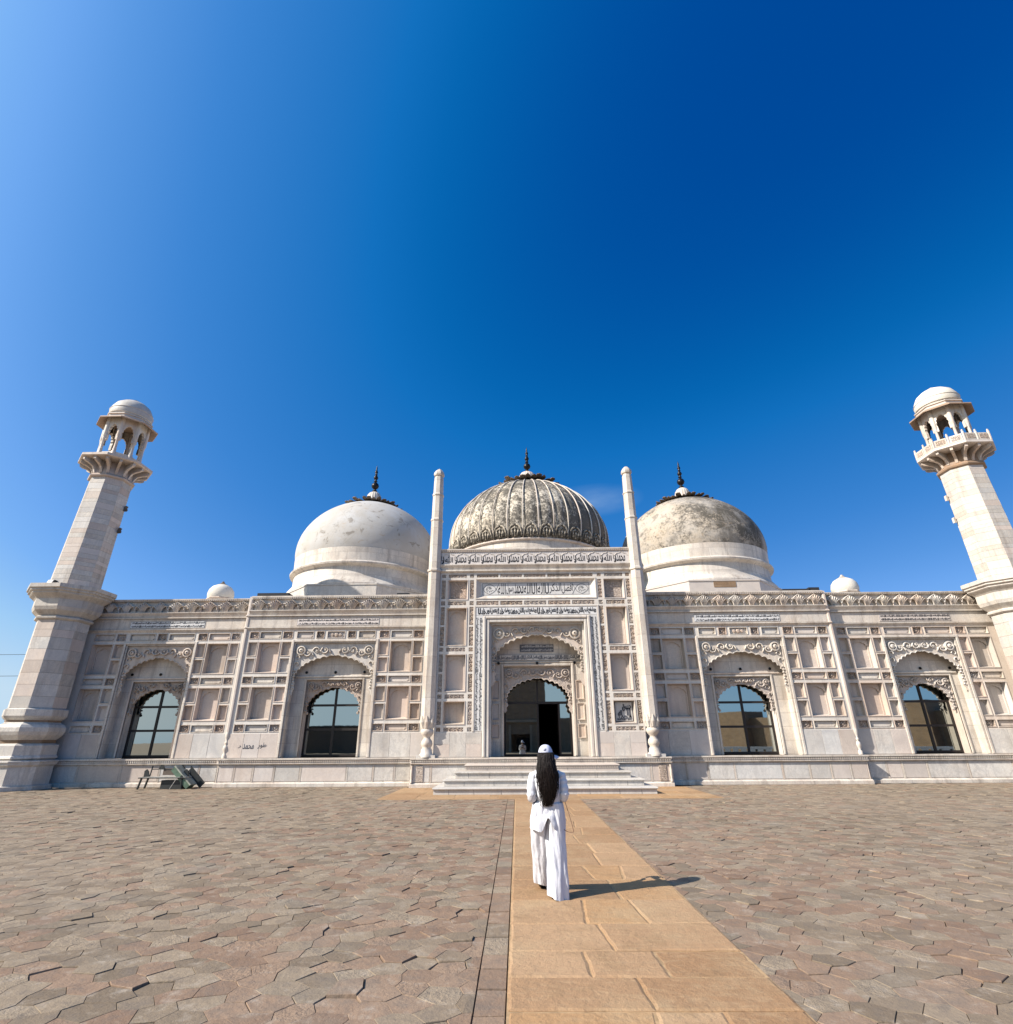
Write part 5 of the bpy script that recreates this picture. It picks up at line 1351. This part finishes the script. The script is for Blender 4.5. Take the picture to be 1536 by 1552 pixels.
# ------------------------------------------------------------------ bench and metal furniture by the left wing
def bench():
    b = empty('bench', (-14.35, -.62, 0)); tag(b, 'dark metal bench with pale slatted seat against the left wing plinth', 'bench')
    for x in (-.82, .72):
        for y in (-.22, .2):
            MB().tube([(x-(.10 if x < 0 else -.02), y, 0), (x-.02, y, .38)], .042, 6).build('leg', M['bench_d'], b)
        MB().tube([(x, -.24, .40), (x, .22, .40), (x, .28, .78)], .024, 6).build('side_frame', M['bench_d'], b)
        m = MB(); m.poly([(x-.09, .40), (x-.10, .62), (x-.02, .68), (x+.06, .60), (x+.12, .42)], -.02, .02); m.build('arm_plate', M['bench_d'], b)
    for k in range(4): MB().box(-.95, .86, -.25+k*.115, -.25+k*.115+.09, .39, .415).build('seat_slat', M['bench_l'], b)
    MB().tube([(-.95, -.27, .385), (.88, -.27, .385)], .018, 6).build('front_rail', M['bench_d'], b)
    m = MB(); m.box(-.32, .34, .20, .225, .46, .70); m.build('back_panel', M['brownp'], b)
    for x in (-.42, .38):
        m = MB(); m.poly([(x-.1, .66), (x-.02, .82), (x+.05, .82), (x+.16, .66)], .17, .23, back=True); m.build('back_bracket', M['bench_d'], b)
    MB().tube([(-.75, .2, .665), (-.4, .2, .67), (0, .2, .655), (.5, .2, .66)], .014, 6).build('back_rail', M['bench_d'], b)
    m = MB(); m.box(-.1, .72, -.16, .2, .0, .30); m.build('under_box', M['bench_d'], b)
    t = empty('metal_trunk', (-13.55, -.62, 0)); tag(t, 'faded green metal trunk tipped up and leaning on the bench end', 'trunk')
    a = R(42)
    def rot(mb):
        mb.v = [(x*math.cos(a)+z*math.sin(a), y, -x*math.sin(a)+z*math.cos(a)) for x, y, z in mb.v]; return mb
    m = rot(MB().box(-.80, .16, -.22, .18, .02, .20)); m.v = [(x, y, z+.09) for x, y, z in m.v]; m.build('body', M['green'], t)
    m = rot(MB().box(-.82, .18, -.245, .20, .202, .25)); m.v = [(x, y, z+.09) for x, y, z in m.v]; m.build('lid', M['greygreen'], t)
    m = rot(MB().box(-.34, -.25, -.26, -.222, .11, .22)); m.v = [(x, y, z+.09) for x, y, z in m.v]; m.build('latch', M['bench_d'], t)
    bd = MB(); 
    m = rot(MB().box(-.72, .1, .24, .29, .16, .40)); m.v = [(x+.12, y, z-.045) for x, y, z in m.v]
    tag(m.build('leaning_board', M['bench_d'], None, (-13.45, -.62, 0)), 'dark board leaning behind the green metal trunk', 'board')
    w = MB(); w.tube([(.0, -.5, .02), (.14, -.42, .37)], .012, 6); tag(w.build('walking_stick', M['bench_l'], None, (-13.88, -.62, 0)), 'thin pale stick propped against the front of the bench', 'stick')
bench()
def floodlight():
    f = empty('floodlight', (-20.5, -1.62, 7.765)); f.scale = (.62, .62, .62); tag(f, 'small black floodlight on the ledge of the left minaret', 'floodlight')
    m = MB(); m.box(-.2, .2, -.13, .15, .06, .40); m.v = [(x, y+(z-.1)*.45, z) for x, y, z in m.v]; m.build('housing', M['bench_d'], f)
    m = MB(); m.box(-.17, .17, -.15, -.132, .09, .37); m.v = [(x, y+(z-.1)*.45, z) for x, y, z in m.v]; m.build('lens', M['white'], f)
    MB().tube([(-.22, .02, .22), (-.22, .02, .02), (.22, .02, .02), (.22, .02, .22)], .018, 6).build('bracket', M['bench_d'], f)
floodlight()
for i, (z0, z1) in enumerate(((7.4, 6.9), (6.0, 5.6))):
    pts = [(-60+k*4, 12, z0+(z1-z0)*k/12-1.1*math.sin(math.pi*k/12)+.9) for k in range(13)]
    tag(MB().tube(pts, .014, 5).build('power_line', M['bench_d']), 'upper black cable strung past the left minaret' if i == 0 else 'lower black cable strung past the left minaret', 'cable', 'cables left of the mosque')
for x in (3.35, 4.2):
    pass
# ------------------------------------------------------------------ what the panes mirror: the court's far side
def far_side():
    g = empty('gatehouse', (0, 0, 0)); tag(g, 'brown mud brick gatehouse across the court, seen mirrored in the door', 'gatehouse')
    m = MB(); grid_wall(m, -13, 3.4, 0, 11.5, -61, [(-1.75, 1.0, 0, 2.4)])
    m.box(-13, 3.4, -66, -64, 0, 11.5)
    cur = [(-1.37+2.74*k/12, 0) for k in range(13)]
    m.add([(-13, -61, 11.5), (3.4, -61, 11.5), (3.4, -64, 11.5), (-13, -64, 11.5)], [(0, 1, 2, 3)]); m.add([(3.4, -61, 0), (3.4, -64, 0), (3.4, -64, 11.5), (3.4, -61, 11.5)], [(0, 1, 2, 3)])
    m.build('wall', M['fort'], g)
    m = MB(); m.prof([(-60.8, 3.9), (-60.6, 4.0), (-60.6, 4.3), (-61, 4.35), (-61, 3.9)], -4.2, 3.4); m.box(-2.1, -1.75, -60.8, -61.01, 0, 3.6); m.box(1.0, 1.35, -60.8, -61.01, 0, 3.6); m.build('surround', M['earth'], g)
    m = MB(); m.box(3.4, 9.5, -64, -62, 0, 4.6); m.build('side_range', M['fort'], g)
    m = MB(); m.box(-.95, .9, -63, -62.8, 0, 1.9); m.build('gate_leaf', M['room'], g)
    w = empty('fort_wall', (0, 0, 0)); tag(w, 'tall brown mud brick fort wall right of the court, mirrored in the right windows', 'wall')
    a, b = Vector((20, -80, 0)), Vector((50, -28, 0)); d = (b-a).normalized(); n = Vector((d.y, -d.x, 0))
    m = MB()
    L = (b-a).length
    for t0, t1, h, pr in ((0, L, 4.3, 0), (18, 25, 5.2, 1.5), (42, 49, 5.4, 1.5)):
        P = [a+d*t0-n*pr, a+d*t1-n*pr, a+d*t1+n*3, a+d*t0+n*3]
        m.add([tuple(p) for p in P]+[(p.x, p.y, h) for p in P], [(0, 1, 5, 4), (1, 2, 6, 5), (2, 3, 7, 6), (3, 0, 4, 7), (4, 5, 6, 7)])
    m.build('wall', M['fort'], w)
    q = empty('parapet_wall', (0, 0, 0)); tag(q, 'low whitewashed parapet with arched holes before the brown fort wall', 'wall')
    m = MB()
    a, b = Vector((16, -40, 0)), Vector((44, -27, 0)); d = (b-a).normalized(); n = Vector((d.y, -d.x, 0)); L = (b-a).length; t = 0
    while t < L:
        P0 = a+d*t; P1 = a+d*(t+.55)
        for p, r2 in ((P0, P1),):
            vs = [tuple(p), tuple(r2), tuple(r2+n*.25), tuple(p+n*.25)]; m.add(vs+[(x, y, .62) for x, y, z in vs], [(0, 1, 5, 4), (1, 2, 6, 5), (2, 3, 7, 6), (3, 0, 4, 7)])
        t += .8
    P = [a, b, b+n*.25, a+n*.25]; m.add([(p.x, p.y, .6) for p in P]+[(p.x, p.y, .82) for p in P], [(0, 1, 5, 4), (1, 2, 6, 5), (2, 3, 7, 6), (3, 0, 4, 7), (4, 5, 6, 7), (3, 2, 1, 0)])
    m.build('balustrade', M['lime'], q)
    o = empty('low_house', (0, 0, 0)); tag(o, 'low dark brick house across the court, mirrored in the left windows', 'house')
    m = MB(); m.box(-33, -21, -66, -60, 0, 3.5); m.build('wall', M['bark'], o); m = MB(); m.box(-33.2, -20.8, -66.2, -59.8, 3.5, 3.7); m.build('roof', M['tar'], o)
    r = random.Random(12)
    def tree(x, y, h, lab):
        e = empty('tree', (x, y, 0)); tag(e, lab, 'tree', 'trees across the court')
        m = MB(); m.tube([(0, 0, 0), (.1, .05, h*.3), (.0, .1, h*.6)], [.22, .17, .1], 7)
        for k in range(5):
            an = k*1.3; m.tube([(.05, .05, h*.4), (math.cos(an)*h*.18, math.sin(an)*h*.18, h*.65)], [.09, .03], 5)
        m.build('trunk', M['bark'], e)
        m = MB(); cl = [(r.gauss(0, h*.17), r.gauss(0, h*.17), h*r.uniform(.5, .95)) for _ in range(26)]
        for _ in range(2600):
            c = r.choice(cl); p = Vector((c[0]+r.gauss(0, h*.06), c[1]+r.gauss(0, h*.06), c[2]+r.gauss(0, h*.05))); s = h*.02
            u = Vector((r.gauss(0, 1), r.gauss(0, 1), r.gauss(0, 1))).normalized(); w2 = u.orthogonal().normalized()
            m.add([tuple(p-u*s), tuple(p+w2*s*.6), tuple(p+u*s), tuple(p-w2*s*.6)], [(0, 1, 2, 3)])
        m.build('crown', M['leaf'], e)
    tree(-33.5, -56, 5.2, 'bushy green tree left of the low brick house'); tree(-52, -45, 4.2, 'small round tree farthest left across the court')
    tree(-58, -48, 3.4, 'low spreading tree mirrored at the foot of the outer left window'); tree(44, -62, 9, 'tall tree rising behind the brown fort wall')
far_side()
